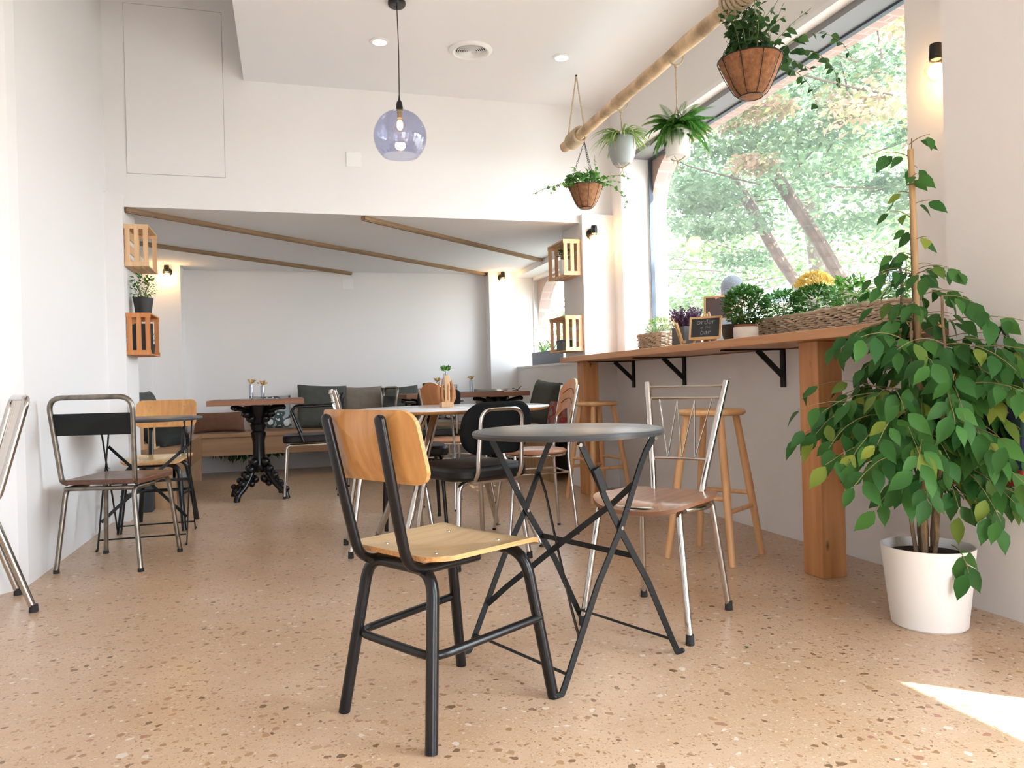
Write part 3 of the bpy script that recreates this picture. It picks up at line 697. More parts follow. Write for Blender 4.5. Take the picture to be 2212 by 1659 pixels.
def arm_chair(label, loc, rz, arms=True, legm=None, back=True):
    legm = legm or CHROME
    t = thing('cushioned_chair', label, 'chair', loc, rz, 'black cushioned chairs of the rear room')
    s = MB(); ngrid_panel(s, rrect(.42, .42, .07, 5), lambda x, y: .485 + .014 * math.cos(x * 5) * math.cos(y * 5), .06); s.build('seat', LEATHER, t, bevel=.015)
    for x, y in ((.18, .16), (.18, -.16), (-.18, .16), (-.18, -.16)):
        MB().tube([(0, y, .415), (x, y, .415), (x * 1.15, y * 1.12, .01)], .011, seg=10, fil=.04).build('leg', legm, t)
    feet(t, [(x * 1.15, y * 1.12) for x, y in ((.18, .16), (.18, -.16), (-.18, .16), (-.18, -.16))], .013, .02)
    M = Matrix(((0, 0, 1, 0), (1, 0, 0, 0), (0, 1, 0, 0), (0, 0, 0, 1)))
    if not back: return t
    b = MB(); ngrid_panel(b, rrect(.36, .15, .05, 5, 0, .745), lambda y, z: -.20 - (z - .6) * .15 - .02 * (1 - (y / .2) ** 2), .03, 0, None, 6, M); b.build('backrest', LEATHER, t, bevel=.01)
    for sy in (1, -1): MB().tube([(-.18, sy * .15, .42), (-.225, sy * .15, .5), (-.245, sy * .15, .80)], .011, seg=10, fil=.04).build('back_post', legm, t)
    if arms:
        for sy in (1, -1):
            MB().tube([(.05, sy * .215, .44), (.14, sy * .22, .68), (.12, sy * .22, .715), (-.23, sy * .2, .72)], .010, seg=10, fil=.05).build('armrest', BLACK, t)
    return t
ac = arm_chair('black cushioned armchair with chrome legs beside the cast-iron table', (.17, 6.42, 0), 178)
MATLEG = BLACK
arm_chair('backless black-legged cushioned seat half hidden beneath the white table', (.74, 4.78, 0), 265, False, BLACK, False)
dup(ac, 'chrome-legged cushioned armchair in front of the long rear table', (1.2, 6.5, 0), 90)

# ================================================================ STOOLS
def stool(label, loc, rz, H):
    t = thing('bar_stool', label, 'stool', loc, rz, 'round pine bar stools')
    MB().lathe([(.001, H - .03), (.145, H - .03), (.157, H - .022), (.160, H - .012), (.152, H - .002), (.13, H), (.08, H - .004), (.001, H - .005)], seg=36).build('seat', wood('stool_top', (.76, .49, .25), (.64, .36, .16), 'X', .8, .45), t)
    tops = [(.085, .085), (-.085, .085), (-.085, -.085), (.085, -.085)]; bots = [(.165, .165), (-.165, .165), (-.165, -.165), (.165, -.165)]
    for (a, b), (c, d) in zip(tops, bots):
        MB().tube([(c, d, 0), ((a + c) / 2, (b + d) / 2, H * .5), (a, b, H - .028)], .0175, seg=12, scales=[.85, 1.08, .95]).build('leg', STOOLW, t)
    def at(i, z):
        k = z / (H - .03); a, b = tops[i]; c, d = bots[i]; return V(c + (a - c) * k, d + (b - d) * k, z)
    for i, z in ((0, .24), (1, .30), (2, .24), (3, .30)):
        MB().tube([at(i, z), at((i + 1) % 4, z)], .0105, seg=10).build('rung', STOOLW, t)
    return t
st = stool('near pine bar stool standing by the front post of the counter', (1.96, 3.29, 0), 33, .71)
dup(st, 'far pine bar stool under the counter near the back column', (2.14, 5.16, 0), 12)

# ================================================================ TABLES
def bistro(label, loc, rz, sep=.44):
    """folding table: local x = plane of each X-frame, y = between the two frames; heights as on the real one"""
    t = thing('folding_table', label, 'table', loc, rz, 'black folding bistro tables')
    MB().lathe([(.001, .713), (.290, .713), (.299, .710), (.302, .703), (.299, .694), (.291, .693), (.288, .704), (.001, .705)], seg=72).build('tabletop', mat('charcoal_table_paint', (.045, .048, .053), .33), t)
    W, T = .020, .005
    A = [(0, .0), (.012, .035), (.14, .279), (.24, .429), (.325, .60), (.352, .645), (.392, .692)]
    Bq = [(.478, .0), (.461, .045), (.359, .245), (.24, .429), (.182, .53), (.168, .56), (.092, .692)]
    ox = -.24
    for sy in (1, -1):
        y = sy * sep / 2
        for pts, off in ((A, .004), (Bq, -.004)):
            e = 1 if pts is A else -1
            pl = [(p[0] + ox, y + sy * (off + .002), p[1]) for p in pts]
            toe = [(pl[0][0] - e * .028, pl[0][1], .006), (pl[0][0] - e * .006, pl[0][1], .004)]
            lg = MB().bar(toe + pl[1:], T, W, V(0, 0, 1) if False else V(1, 0, 0), fil=.012)
            lo = lg.build('leg', BLACKM, t, False)
            MB().ball((toe[0][0], toe[0][1], .007), .007, seg=8).build('foot_tip', BLACKM, lo)
            MB().tube([(pl[-1][0] - e * .0, pl[-1][1] - .006, .682), (pl[-1][0], pl[-1][1] + .006, .682)], .006, seg=10).build('rivet', CHROME, lo)
        MB().tube([(ox + .24, y - .012, .429), (ox + .24, y + .012, .429)], .0055, seg=10).build('rivet', CHROME, t)
        MB().bar([(.392 + ox - .02, y, .70), (.10 + ox, y, .70)], .02, .004, V(0, 0, 1)).build('top_rail', BLACKM, t, False)
    B(((-.012, -sep / 2, .696), (.012, sep / 2, .7035))).build('cross_rail', BLACKM, t, False)
    for x in (.020 + ox, .452 + ox):
        MB().tube([(x, -sep / 2, .055), (x, sep / 2, .055)], .0045, seg=8).build('foot_rod', BLACKM, t)
    def onA(z):
        for i in range(len(A) - 1):
            if A[i][1] <= z <= A[i + 1][1]:
                k = (z - A[i][1]) / (A[i + 1][1] - A[i][1]); return A[i][0] + (A[i + 1][0] - A[i][0]) * k + ox
    for s2 in (1, -1):
        MB().bar([(onA(.145), s2 * sep / 2, .145), (onA(.20), s2 * sep * .36, .205), ((onA(.55) + onA(.145)) / 2, 0, .35), (onA(.5), -s2 * sep * .36, .49), (onA(.55), -s2 * sep / 2, .55)], .018, .003, V(1, 0, .4)).build('diagonal_brace', BLACKM, t, False)
    MB().bar([(.459 + ox - .155, -sep / 2, .335), (.459 + ox - .155, sep / 2, .335)], .003, .017, V(0, 0, 1)).build('cross_bar', BLACKM, t, False)
    MB().bar([(.172 + ox, -sep / 2 - .009, .545), (.142 + ox, -sep / 2 - .009, .612)], .010, .027, V(1, 0, 0)).build('latch', BLACKM, t, False, bevel=.002)
    return t
bt = bistro('black round folding bistro table in the foreground', (.845, 2.28, 0), 21)
dup(bt, 'black folding bistro table by the left wall, between two chairs', (-.79, 4.91, 0), 90)

t = thing('white_table', 'round white-topped table on splayed chrome legs', 'table', (.875, 4.13, 0))
MB().lathe([(.001, .738), (.515, .738), (.52, .735), (.52, .731)], seg=72).build('tabletop', mat('white_laminate', (.80, .82, .86), .12), t)
MB().lathe([(.52, .731), (.515, .724), (.49, .714), (.001, .714), (.001, .7305)], seg=72).build('wooden_edge', PLYEDGE, t)
for x, y in ((-.36, -.33), (.385, -.31), (-.4, .32), (.33, .38)):
    MB().tube([(x * .35, y * .35, .715), (x * .98, y * .98, .02)], .020, seg=14, scales=[1.15, .8]).build('leg', CHROME, t)
    MB().lathe([(.017, 0), (.018, .006), (.008, .012), (.008, .03), (.001, .03)], c=(x * 1.0, y * 1.0, 0), seg=16).build('foot_disc', STEEL, t)

def ornate_base(t, loc, h, spread=.25, s=1.35):
    x0, y0 = loc
    col = MB(); r = .036 * s
    col.lathe([(r * .9, .28 * h), (r * 1.5, .30 * h), (r * 1.1, .33 * h), (r, .36 * h), (r * .95, .6 * h), (r * 1.25, .70 * h), (r * 1.0, .72 * h), (r * 1.3, .78 * h), (r * 1.1, .8 * h), (r * 1.6, .9 * h), (r * 2.2, .985 * h), (r * .5, .99 * h)], c=(x0, y0, 0), seg=20)
    col.build('column', BLACK, t)
    for k in range(4):
        a = PI / 4 + k * PI / 2 + .12; c, s_ = math.cos(a), math.sin(a)
        P = lambda r_, z: V(x0 + c * r_, y0 + s_ * r_, z)
        lg = MB().tube([P(.02, .30 * h), P(.07, .32 * h), P(.12, .22 * h), P(spread * .7, .13 * h), P(spread, .07 * h), P(spread + .015, .0)], .024, seg=10, fil=.05, scales=None)
        for rr, zz, q in ((.06, .37, .04), (.10, .30, .034), (.15, .23, .030), (.20, .16, .026), (spread + .01, .09, .024)):
            lg.ball(P(rr, zz * h + .01), q, seg=10)
        lg.ball(P(.09, .16 * h), .026, seg=10); lg.ball(P(.05, .2 * h), .03, seg=10)
        lg.lathe([(.018, 0), (.016, .035), (.001, .036)], c=tuple(P(spread + .015, 0)), seg=12)
        lg.build('leg', BLACK, t)
        ar = MB().tube([P(.03, .80 * h), P(.08, .90 * h), P(.15, .95 * h), P(.25, .975 * h)], .020, seg=10, fil=.04)
        ar.ball(P(.25, .965 * h), .02, seg=10); ar.ball(P(.13, .90 * h), .032, seg=10); ar.ball(P(.08, .85 * h), .034, seg=10); ar.build('top_arm', BLACK, t)
t = thing('cast_iron_table', 'walnut-topped table on an ornate black cast-iron pedestal', 'table', (-.23, 6.44, 0))
B(((-.35, -.33, .742), (.35, .33, .784))).build('tabletop', TABW, t, False, bevel=.004)
ornate_base(t, (0, 0), .742)
t = thing('long_table', 'long wooden table at the rear right on black iron pedestals', 'table', (1.625, 7.3, 0))
B(((-.59, -.33, .735), (.59, .33, .778))).build('tabletop', TABW, t, False, bevel=.004)
ornate_base(t, (-.36, 0), .735); ornate_base(t, (.36, 0), .735)

# ================================================================ BENCHES AND CUSHIONS
t = thing('corner_bench', 'brown wooden corner bench along the rear and left walls', 'bench')
MB().prism([(-1.265, 6.15), (-.80, 6.15), (-.80, 7.95), (2.50, 7.95), (2.50, 8.60 - .003), (-.995, 8.597), (-.995, 8.297), (-1.265, 8.297)], .40, .435).build('seat_board', BENCH, t, False, bevel=.003)
B(((-.80 - .03, 6.17, .22), (-.805, 7.97, .40)), ((-.83, 7.975, .22), (2.45, 8.0, .40))).build('apron', BENCH, t, False)
for a, b in (((-1.26, 6.17, 0), (-.81, 6.2, .40)), ((-.94, 7.93, 0), (-.81, 7.96, .40)), ((.9, 8.0, 0), (.93, 8.55, .40)), ((2.2, 7.0, 0), (2.5, 7.03, .40))):
    B((a, b)).build('support_panel', wood('bench_panel', (.50, .31, .17), (.38, .21, .10), 'Z', .4, .6), t, False)
B(((2.15, 6.2, .0), (2.17, 7.92, .40))).build('apron', MATS['bench_panel'], t, False)
MB().prism([(2.15, 6.2), (2.53, 6.2), (2.53, 7.94), (2.15, 7.94)], .40, .435).build('seat_board', BENCH, t, False, bevel=.003)
def cushion(name, label, loc, w, h, th, rot, m, plump=1.0):
    mb = MB(); n = 12; g = {}
    for side in (1, -1):
        for i in range(n + 1):
            for j in range(n + 1):
                u = -1 + 2 * i / n; v = -1 + 2 * j / n
                if side == -1 and (i in (0, n) or j in (0, n)): g[(side, i, j)] = g[(1, i, j)]; continue
                e = ((1 - u ** 4) * (1 - v ** 4)) ** .55 * plump
                pin = 1 - .07 * (1 - v * v) * abs(u) - 0; pin2 = 1 - .07 * (1 - u * u) * abs(v)
                g[(side, i, j)] = len(mb.v)
                mb.v.append((u * w / 2 * pin, side * th / 2 * e, (v * h / 2) * pin2 + random.uniform(-.003, .003)))
        for i in range(n):
            for j in range(n):
                q = (g[(side, i, j)], g[(side, i + 1, j)], g[(side, i + 1, j + 1)], g[(side, i, j + 1)])
                mb.f.append(q if side == -1 else q[::-1]); mb.m.append(0)
    o = mb.build(name, m, loc=loc, rot=tuple(math.radians(a) for a in rot), sub=1, angle=0)
    return tag(o, label, 'cushion', 'cushions on the rear bench')
def patterned(name, base, dark, scale):
    m, n, b = nodes(name); t = n.nodes.new('ShaderNodeTexCoord')
    v = n.nodes.new('ShaderNodeTexVoronoi'); v.inputs['Scale'].default_value = scale; n.links.new(t.outputs['Object'], v.inputs['Vector'])
    no = n.nodes.new('ShaderNodeTexNoise'); no.inputs['Scale'].default_value = scale * 1.4; n.links.new(t.outputs['Object'], no.inputs['Vector'])
    mu = n.nodes.new('ShaderNodeMath'); mu.operation = 'MULTIPLY'; n.links.new(v.outputs['Distance'], mu.inputs[0]); n.links.new(no.outputs[0], mu.inputs[1])
    r = n.nodes.new('ShaderNodeValToRGB'); r.color_ramp.interpolation = 'CONSTANT'; r.color_ramp.elements[0].color = (*base, 1); r.color_ramp.elements[1].position = .15; r.color_ramp.elements[1].color = (*dark, 1)
    e = r.color_ramp.elements.new(.24); e.color = (*[(x + y) / 2 for x, y in zip(base, dark)], 1)
    n.links.new(mu.outputs[0], r.inputs[0]); n.links.new(r.outputs[0], b.inputs['Base Color']); b.inputs['Roughness'].default_value = .9
    return m
FG = mat('grey_green_linen', (.075, .08, .07), .95, vary=.12, vs=15, bump=.3, bs=300)
FT = mat('taupe_linen', (.22, .18, .145), .95, vary=.1, vs=15, bump=.3, bs=300)
FBR = mat('russet_bolster', (.15, .07, .04), .95, vary=.15, vs=12, bump=.3, bs=300)
FDK = mat('charcoal_linen', (.03, .035, .035), .95, vary=.15, vs=12)
PAT = patterned('leaf_print_cotton', (.62, .64, .66), (.05, .08, .08), 9)
PATR = patterned('red_print_cotton', (.22, .21, .19), (.30, .04, .03), 11)
cushion('cushion', 'long russet bolster cushion in the left corner of the bench', (-.66, 8.20, .54), .52, .22, .17, (-8, 0, 0), FBR)
cushion('cushion', 'leaf-print cushion beneath the cast-iron table, beside the russet bolster', (-.17, 8.28, .62), .44, .38, .15, (-14, 0, 3), PAT)
cushion('cushion', 'large grey-green cushion behind the armchair beside the iron table', (.34, 8.25, .66), .54, .50, .17, (-12, 3, 0), FG)
cushion('cushion', 'taupe cushion between the two grey-green cushions on the bench', (.76, 8.35, .66), .48, .44, .15, (-10, 0, 0), FT)
cushion('cushion', 'dark grey-green cushion at the middle of the rear bench', (1.16, 8.18, .66), .42, .43, .16, (-14, -3, 0), FDK if False else FG)
cushion('cushion', 'taupe cushion showing behind the chrome chair hoop', (1.38, 8.38, .64), .36, .42, .14, (-10, 0, 0), FT)
cushion('cushion', 'leaf-print cushion at the left end of the long rear table', (1.60, 8.3, .67), .42, .44, .15, (-12, 4, 0), PAT)
cushion('cushion', 'dark grey cushion propped at the right end of the bench', (2.32, 6.85, .66), .40, .46, .16, (-14, 6, -70), FG)
cushion('cushion', 'pale beige cushion behind the right end of the long table', (2.18, 8.25, .62), .42, .40, .14, (-14, 0, 0), FT)
cushion('cushion', 'red-print cushion seen through the arched chair back', (2.33, 6.42, .54), .34, .32, .12, (-14, 0, -60), PATR)
cushion('cushion', 'charcoal cushion on the left bench behind the folding table', (-.96, 6.65, .53), .44, .34, .20, (-50, 0, 70), FDK)
cushion('cushion', 'grey-green cushion peeping over the plywood chair at left', (-1.16, 7.2, .66), .46, .46, .14, (-12, 0, 80), FG)
# small slatted crate on the left bench and a dark block below
# ================================================================ CRATES
def crate(label, loc, m, w=.152, d=.38, h=.285):
    """wall crate, local x = depth off the wall, y = length; slats on the ends, open towards +x"""
    t = thing('wooden_crate', label, 'crate', loc, 0, 'slatted wooden wall crates')
    for y in (0, d - .012):
        for z in (0, h - .032): MB().box((0, y, z), (w, y + .012, z + .032)).build('end_rail', m, t, False, bevel=.0015)
        for k in range(3): MB().box((.006 + k * (w - .04) / 2, y + .001, .03), (.036 + k * (w - .04) / 2, y + .010, h - .03)).build('end_slat', m, t, False, bevel=.001)
    for k in range(3):
        x = .002 + k * (w - .046) / 2
        MB().box((x, .012, 0), (x + .042, d - .012, .009)).build('bottom_slat', m, t, False, bevel=.001)
        MB().box((x, .012, h - .009), (x + .042, d - .012, h)).build('top_slat', m, t, False, bevel=.001)
    for k in range(3):
        z = .02 + k * .095
        MB().box((0, .012, z), (.008, d - .012, z + .06)).build('rear_slat', m, t, False, bevel=.001)
    return t
c1 = crate('upper pale pine crate on the left pier', (-1.029, 5.68, 1.712), CRATEW)
c2 = crate('lower orange pine crate on the left pier with a potted plant on top', (-1.029, 5.68, 1.115), CRATEO)
# right-hand crates are mirrored: they open towards -x
for src, lab, z in ((c1, 'upper pale pine crate on the right column holding a white pot', 1.70), (c1, 'lower pale pine crate on the right column holding a grey box', 1.098)):
    c = copy_tree(src); c.location = (2.269, 6.08, z); c.rotation_euler = (0, 0, PI); c['label'] = lab

# ================================================================ PLANTS
def pot_mesh(r0, r1, h, th=.006, seg=36):
    return MB().lathe([(.001, 0), (r0, 0), (r0 + (r1 - r0) * .5, h * .5), (r1, h), (r1 - th, h), (r0 - th, th * 2), (.001, th * 2)], seg=seg)
def soil(t, r, z): MB().lathe([(.001, z - .01), (r, z - .01), (r, z), (r * .5, z + .006), (.001, z + .008)], seg=20).build('soil', SOIL, t)
def rnd_dir(up=.3):
    a = random.uniform(0, 2 * PI); z = random.uniform(-.5, 1) * .8 + up; return V(math.cos(a), math.sin(a), z).normalized()
def bushy(t, c, rx, ry, rz_, n, L, W, mname, name='foliage', shape='small', down=.0, stems=8, base=None):
    mb = MB(); sm = MB(); base = Vector(base) if base else Vector((c[0], c[1], c[2] - rz_))
    tips = []
    for k in range(stems):
        d = rnd_dir(.2); tip = V(c[0] + d.x * rx * .7, c[1] + d.y * ry * .7, c[2] + d.z * rz_ * .7); tips.append(tip)
        sm.tube([base + V(d.x, d.y, 0) * .01, base.lerp(tip, .5) + V(0, 0, .01), tip], .0022, seg=5)
    sm.build('stems', STEM, t)
    for k in range(n):
        while True:
            p = V(random.uniform(-1, 1), random.uniform(-1, 1), random.uniform(-1, 1))
            if p.length < 1: break
        p = p.normalized() * (p.length ** .6)
        q = V(c[0] + p.x * rx, c[1] + p.y * ry, c[2] + p.z * rz_)
        d = (V(p.x, p.y, p.z * .6 + .25 - down) + rnd_dir(0) * .6)
        s = random.uniform(.7, 1.2); mb.leaf(q, d, V(0, 0, 1) + rnd_dir(0) * .5, L * s, W * s, .25, shape)
    return mb.build(name, mname, t, angle=0)

# tall ficus
FX, FY = 2.085, 2.125
t = thing('ficus_plant', 'tall leafy weeping fig on a cane in a white oval pot', 'potted plant', (FX, FY, 0))
MB().lathe([(.001, 0), (.112, 0), (.118, .006), (.132, .13), (.146, .268), (.147, .272), (.141, .272), (.126, .13), (.112, .015), (.001, .015)], seg=56).build('pot', CREAMPOT, t)
soil(t, .132, .24)
MB().tube([(-.01, 0, .2), (-.015, .0, .9), (-.03, 0, 1.62)], .010, seg=10).build('support_cane', BAMBOO, t)
MB().tube([(-.045, .006, 1.5), (-.03, -.014, 1.5), (.0, .0, 1.495), (-.02, .014, 1.5)], .003, seg=6).build('cane_tie', BARK, t)
tr = MB(); br = MB(); lf = MB(); random.seed(21)
stems = []
for k in range(7):
    a = 2 * PI * k / 7; r = .022 + .012 * (k % 2)
    p = [V(r * math.cos(a), r * math.sin(a), .23)]; z = .23; lean = V(math.cos(a) * .10, math.sin(a) * .10, 1)
    top = (1.0, .85, 1.25, .75, .95, 1.1, .8)[k]
    while z < top:
        z += .08; q = p[-1] + lean * .08 + V(random.uniform(-.008, .008), random.uniform(-.008, .008), 0); q.z = z; p.append(q)
        if z > .4: lean = V(lean.x * .95, lean.y * .95, 1)
    stems.append(p); tr.tube(p, .0075, seg=7, scales=[1 - .5 * i / len(p) for i in range(len(p))])
main = [V(-.008, .012, .23), V(-.004, .014, .6), V(-.018, .013, 1.0), V(-.028, .010, 1.35), V(-.018, .006, 1.66)]
tr.tube(main, .006, seg=7, scales=[1, .9, .7, .5, .3]); tr.build('trunk', mat('fig_bark', (.22, .15, .09), .8, vary=.3, vs=30), t)
def twig(p, d, L, nl, Ls, droop):
    pts = [Vector(p)]; d = Vector(d).normalized(); st = L / 6
    for i in range(6):
        d = (d + V(0, 0, -droop * .16) + rnd_dir(-.1) * .06).normalized(); q = pts[-1] + d * st
        if q.x + FX > 2.345: q.x = 2.345 - FX; d.x = -abs(d.x) * .2
        if q.z < .2: q.z = .2
        pts.append(q)
    br.tube(pts, .0022, seg=5, scales=[1, .9, .8, .7, .6, .5, .4])
    for i in range(nl):
        f = (i + .7) / nl * 6; k = min(5, int(f)); q = pts[k].lerp(pts[k + 1], f - k); dd = (pts[k + 1] - pts[k]).normalized()
        sd = dd.cross(V(0, 0, 1)) * (1 if i % 2 else -1)
        ld = (dd * .5 + sd * .7 + V(0, 0, -.75) + rnd_dir(0) * .35).normalized(); s = Ls * random.uniform(.75, 1.15)
        q2 = q + ld * .015
        if q2.x + FX + ld.x * s > 2.37: ld.x = -abs(ld.x) * .3
        lf.leaf(q2, ld, V(-.45, -.6, .5) + rnd_dir(0) * .5, s, s * .52, .22)
for k in range(104):
    z = random.choice([random.uniform(.42, .95), random.uniform(.5, 1.1), random.uniform(.6, 1.0)])
    i = random.randrange(7); p = min(stems[i], key=lambda q: abs(q.z - z)); a = random.uniform(0, 2 * PI)
    R_ = .36 * (1 - max(0, (z - .75)) * 1.15) if z > .75 else .34
    twig(p, V(math.cos(a), math.sin(a), random.uniform(.15, .8)), max(.13, R_ * random.uniform(.7, 1.1)), random.randint(6, 9), .090, random.uniform(.9, 1.9))
for k in range(16):
    z = random.uniform(1.0, 1.25); p = V(-.02, .01, z); a = random.uniform(0, 2 * PI)
    twig(p, V(math.cos(a), math.sin(a), .7), random.uniform(.08, .17), random.randint(3, 5), .07, 1.1)
for k in range(11):
    z = 1.22 + .042 * k; p = V(-.025, .01, z); a = k * 2.4
    twig(p, V(math.cos(a), math.sin(a), .8), random.uniform(.05, .10), 2 + (k % 2), .068, .9)
for a, z, L in ((3.5, .55, .46), (3.9, .62, .46), (5.9, .95, .4), (5.2, .9, .5), (5.6, .8, .42), (4.9, .75, .4), (3.6, .7, .42), (3.3, .6, .42), (5.0, 1.0, .42), (3.9, .5, .34)):
    twig(V(0, 0, z), V(math.cos(a), math.sin(a), .6), L, 12, .082, 1.2)
twig(V(0, -.1, .29), V(-.2, -1, .3), .12, 4, .085, 2.2)
br.build('branch_work', mat('fig_twig', (.25, .2, .09), .8), t); lf.build('leaves', L_FICUS, t, angle=0)

# pole with ropes
pl = thing('hanging_pole', 'barkless tree-branch pole hung from the ceiling by jute rope', 'pole', (2.03, 2.75, 2.6))
pts = [V(-.004, 2.62, 0), V(.0, 2.3, .0), V(.005, 1.9, .002), V(0, 1.5, -.002), V(.008, 1.0, .003), V(.005, .5, -.002), V(.01, .02, .002)]
pts = fillet(pts, .2, 4)
lg = MB(); n = len(pts)
rr = []
for i, p in enumerate(pts):
    r = .037 + .0025 * math.sin(i * 1.3); rr.append([p + V(math.cos(a) * r * (1 + .08 * math.sin(3 * a + i)), 0, math.sin(a) * r * (1 + .06 * math.cos(2 * a + i * .7))) for a in [2 * PI * k / 16 for k in range(16)]])
lg.rings(rr); lg.build('log', LOG, pl)
def coil(y0, n, r, pitch): return [V(math.cos(a) * r, y0 + pitch * a / (2 * PI), math.sin(a) * r) for a in [2 * PI * k / 14 for k in range(int(n * 14))]]
MB().tube(coil(2.30, 6, .051, .030), .011, seg=8).build('rope_wrap', ROPE, pl)
MB().tube(coil(.20, 7, .052, .030), .011, seg=8).build('rope_wrap', ROPE, pl)
MB().tube([(.0, 2.56, .04), (.0, 2.36, .435), (.0, 2.24, .04)], .0055, seg=7).build('hanging_rope', ROPE, pl)
MB().tube([(.0, .42, .04), (.0, .3, .435), (.0, .2, .04)], .0055, seg=7).build('hanging_rope', ROPE, pl)
MB().ball((0, 2.36, .432), .008, seg=8).build('ceiling_hook', BLACKM, pl)

def wire_basket(label, loc, R, h, ztop, kind):
    """coir-lined hanging basket; loc is on the pole, z measured down from it"""
    t = thing('hanging_basket', label, 'hanging plant', loc)
    zt = ztop; prof = []
    for k in range(9):
        f = k / 8; prof.append((R * (.34 + .66 * f ** .72), zt - h * (1 - f) if k else zt - h * .97))
    prof = [(.001, zt - h), (R * .22, zt - h)] + prof
    inner = [(max(.001, r - .008), z + .004) for r, z in reversed(prof)]
    MB().lathe(prof + inner, seg=40, close=True, rip=lambda a, z: .02 * math.cos(9 * a)).build('coir_liner', COIR, t)
    w = MB()
    for k in range(9):
        a = 2 * PI * k / 9 + .35
        w.tube([(math.cos(a) * (r + .004), math.sin(a) * (r + .004), z) for r, z in prof[2:]], .0018, seg=5)
    for r, z in (prof[-1], prof[2]):
        w.tube([(math.cos(a) * (r + .004), math.sin(a) * (r + .004), z) for a in [2 * PI * k / 32 for k in range(32)]], .0026, seg=6, close=True)
    w.build('wire_frame', BLACKM, t)
    soil(t, R * .93, zt - .012)
    top = V(0, 0, -.075 if kind != 'big' else -.05)
    for k in range(3):
        a = 2 * PI * k / 3 + .5; e = V(math.cos(a) * R, math.sin(a) * R, zt); c = MB(); n = int((top - e).length / .017)
        for i in range(n):
            p = top.lerp(e, (i + .5) / n); d = (e - top).normalized(); s = d.cross(V(0, 0, 1)).normalized() if i % 2 else d.cross(d.cross(V(0, 0, 1))).normalized()
            c.tube([p + d * .011 * math.cos(b) + s * .0045 * math.sin(b) for b in [2 * PI * q / 8 for q in range(8)]], .0013, seg=4, close=True)
        c.build('chain', BLACKM, t)
    MB().tube([top, (0, 0, -.06), (.008, 0, -.045), (0, 0, -.034)], .002, seg=5).build('hook', BLACKM, t)
    return t
random.seed(5)
t = wire_basket('ivy in a coir-lined wire basket hanging at the far end of the pole', (2.03, 4.99, 2.6), .118, .155, -.385, 'ivy')
bushy(t, (0, 0, -.36), .13, .13, .06, 260, .038, .036, L_IVY, 'foliage')
def trailing(t, starts, L_, W_, m, name, spread=1.0, dens=.02, shape='small'):
    sm = MB(); lv = MB()
    for p, d, ln, dr in starts:
        pts = [Vector(p)]; d = Vector(d).normalized(); st = ln / 10
        for i in range(10):
            d = (d + V(0, 0, -dr * .12) + rnd_dir(-.1) * .18).normalized(); pts.append(pts[-1] + d * st)
        sm.tube(pts, .0014, seg=4)
        n = int(ln / dens)
        for i in range(n):
            f = i / n * 10; k = int(f); q = pts[k].lerp(pts[min(10, k + 1)], f - k)
            s = random.uniform(.65, 1.15) * (1 - .4 * i / n); lv.leaf(q, rnd_dir(-.3) + V(0, 0, -.3), V(-.4, -.7, .4) + rnd_dir(0) * .6, L_ * s, W_ * s, .2, shape)
    sm.build('trailing_stems', STEM, t); lv.build(name, m, t, angle=0)
trailing(t, [((-.09, -.05, -.38), (-1, .1, .2), .32, .9), ((.08, -.08, -.38), (1, -.3, .1), .30, 1.5), ((-.05, -.1, -.37), (-.8, -.4, .5), .22, .8), ((.08, -.05, -.36), (1, -.6, .9), .24, .9), ((.02, -.1, -.36), (.3, -.3, 1), .16, .3), ((-.1, .02, -.38), (-1, .6, .8), .2, 1.0), ((.1, .0, -.38), (.9, .2, .9), .25, .9)], .034, .034, L_IVY, 'trailing_leaves')
# spider plant in grey pot
def macrame(t, R, zb, zt, ztop, n=4):
    for k in range(n):
        a = 2 * PI * k / n + .6
        MB().tube([(0, 0, ztop), (0, 0, ztop - .06), (math.cos(a) * R * .9, math.sin(a) * R * .9, zt + .02), (math.cos(a) * R, math.sin(a) * R, zt - .01), (math.cos(a) * R * .98, math.sin(a) * R * .98, (zb + zt) / 2 + .01), (math.cos(a) * R * .6, math.sin(a) * R * .6, zb - .004), (0, 0, zb - .02)], .0032, seg=6, fil=.02).build('cord', ROPE, t)
    MB().ball((0, 0, zb - .022), .008).build('knot', ROPE, t)
    for dx in (-.012, .01): MB().tube([(0, 0, zb - .02), (dx, dx, zb - .05), (dx * 1.8, 0, zb - .075)], .003, seg=5).build('tassel', ROPE, t)
    loop = [V(math.cos(a) * .046, 0, .046 * math.sin(a)) for a in [2 * PI * k / 20 for k in range(20)]]
    MB().tube(loop, .0045, seg=6, close=True).build('pole_loop', ROPE, t)
    MB().tube([(0, 0, -.045), (.0, 0, ztop)], .004, seg=6).build('main_cord', ROPE, t)
    MB().ball((0, 0, -.052), .010).build('knot', ROPE, t)
t = thing('hanging_planter', 'striped spider plant in a rounded grey pot hung from the pole', 'hanging plant', (2.06, 4.44, 2.6))
MB().lathe([(.001, -.385), (.05, -.385), (.058, -.38), (.080, -.33), (.087, -.28), (.082, -.235), (.074, -.215), (.068, -.217), (.078, -.24), (.08, -.28), (.05, -.375), (.001, -.375)], seg=36).build('pot', GREYPOT, t)
soil(t, .072, -.228); macrame(t, .087, -.385, -.225, -.11)
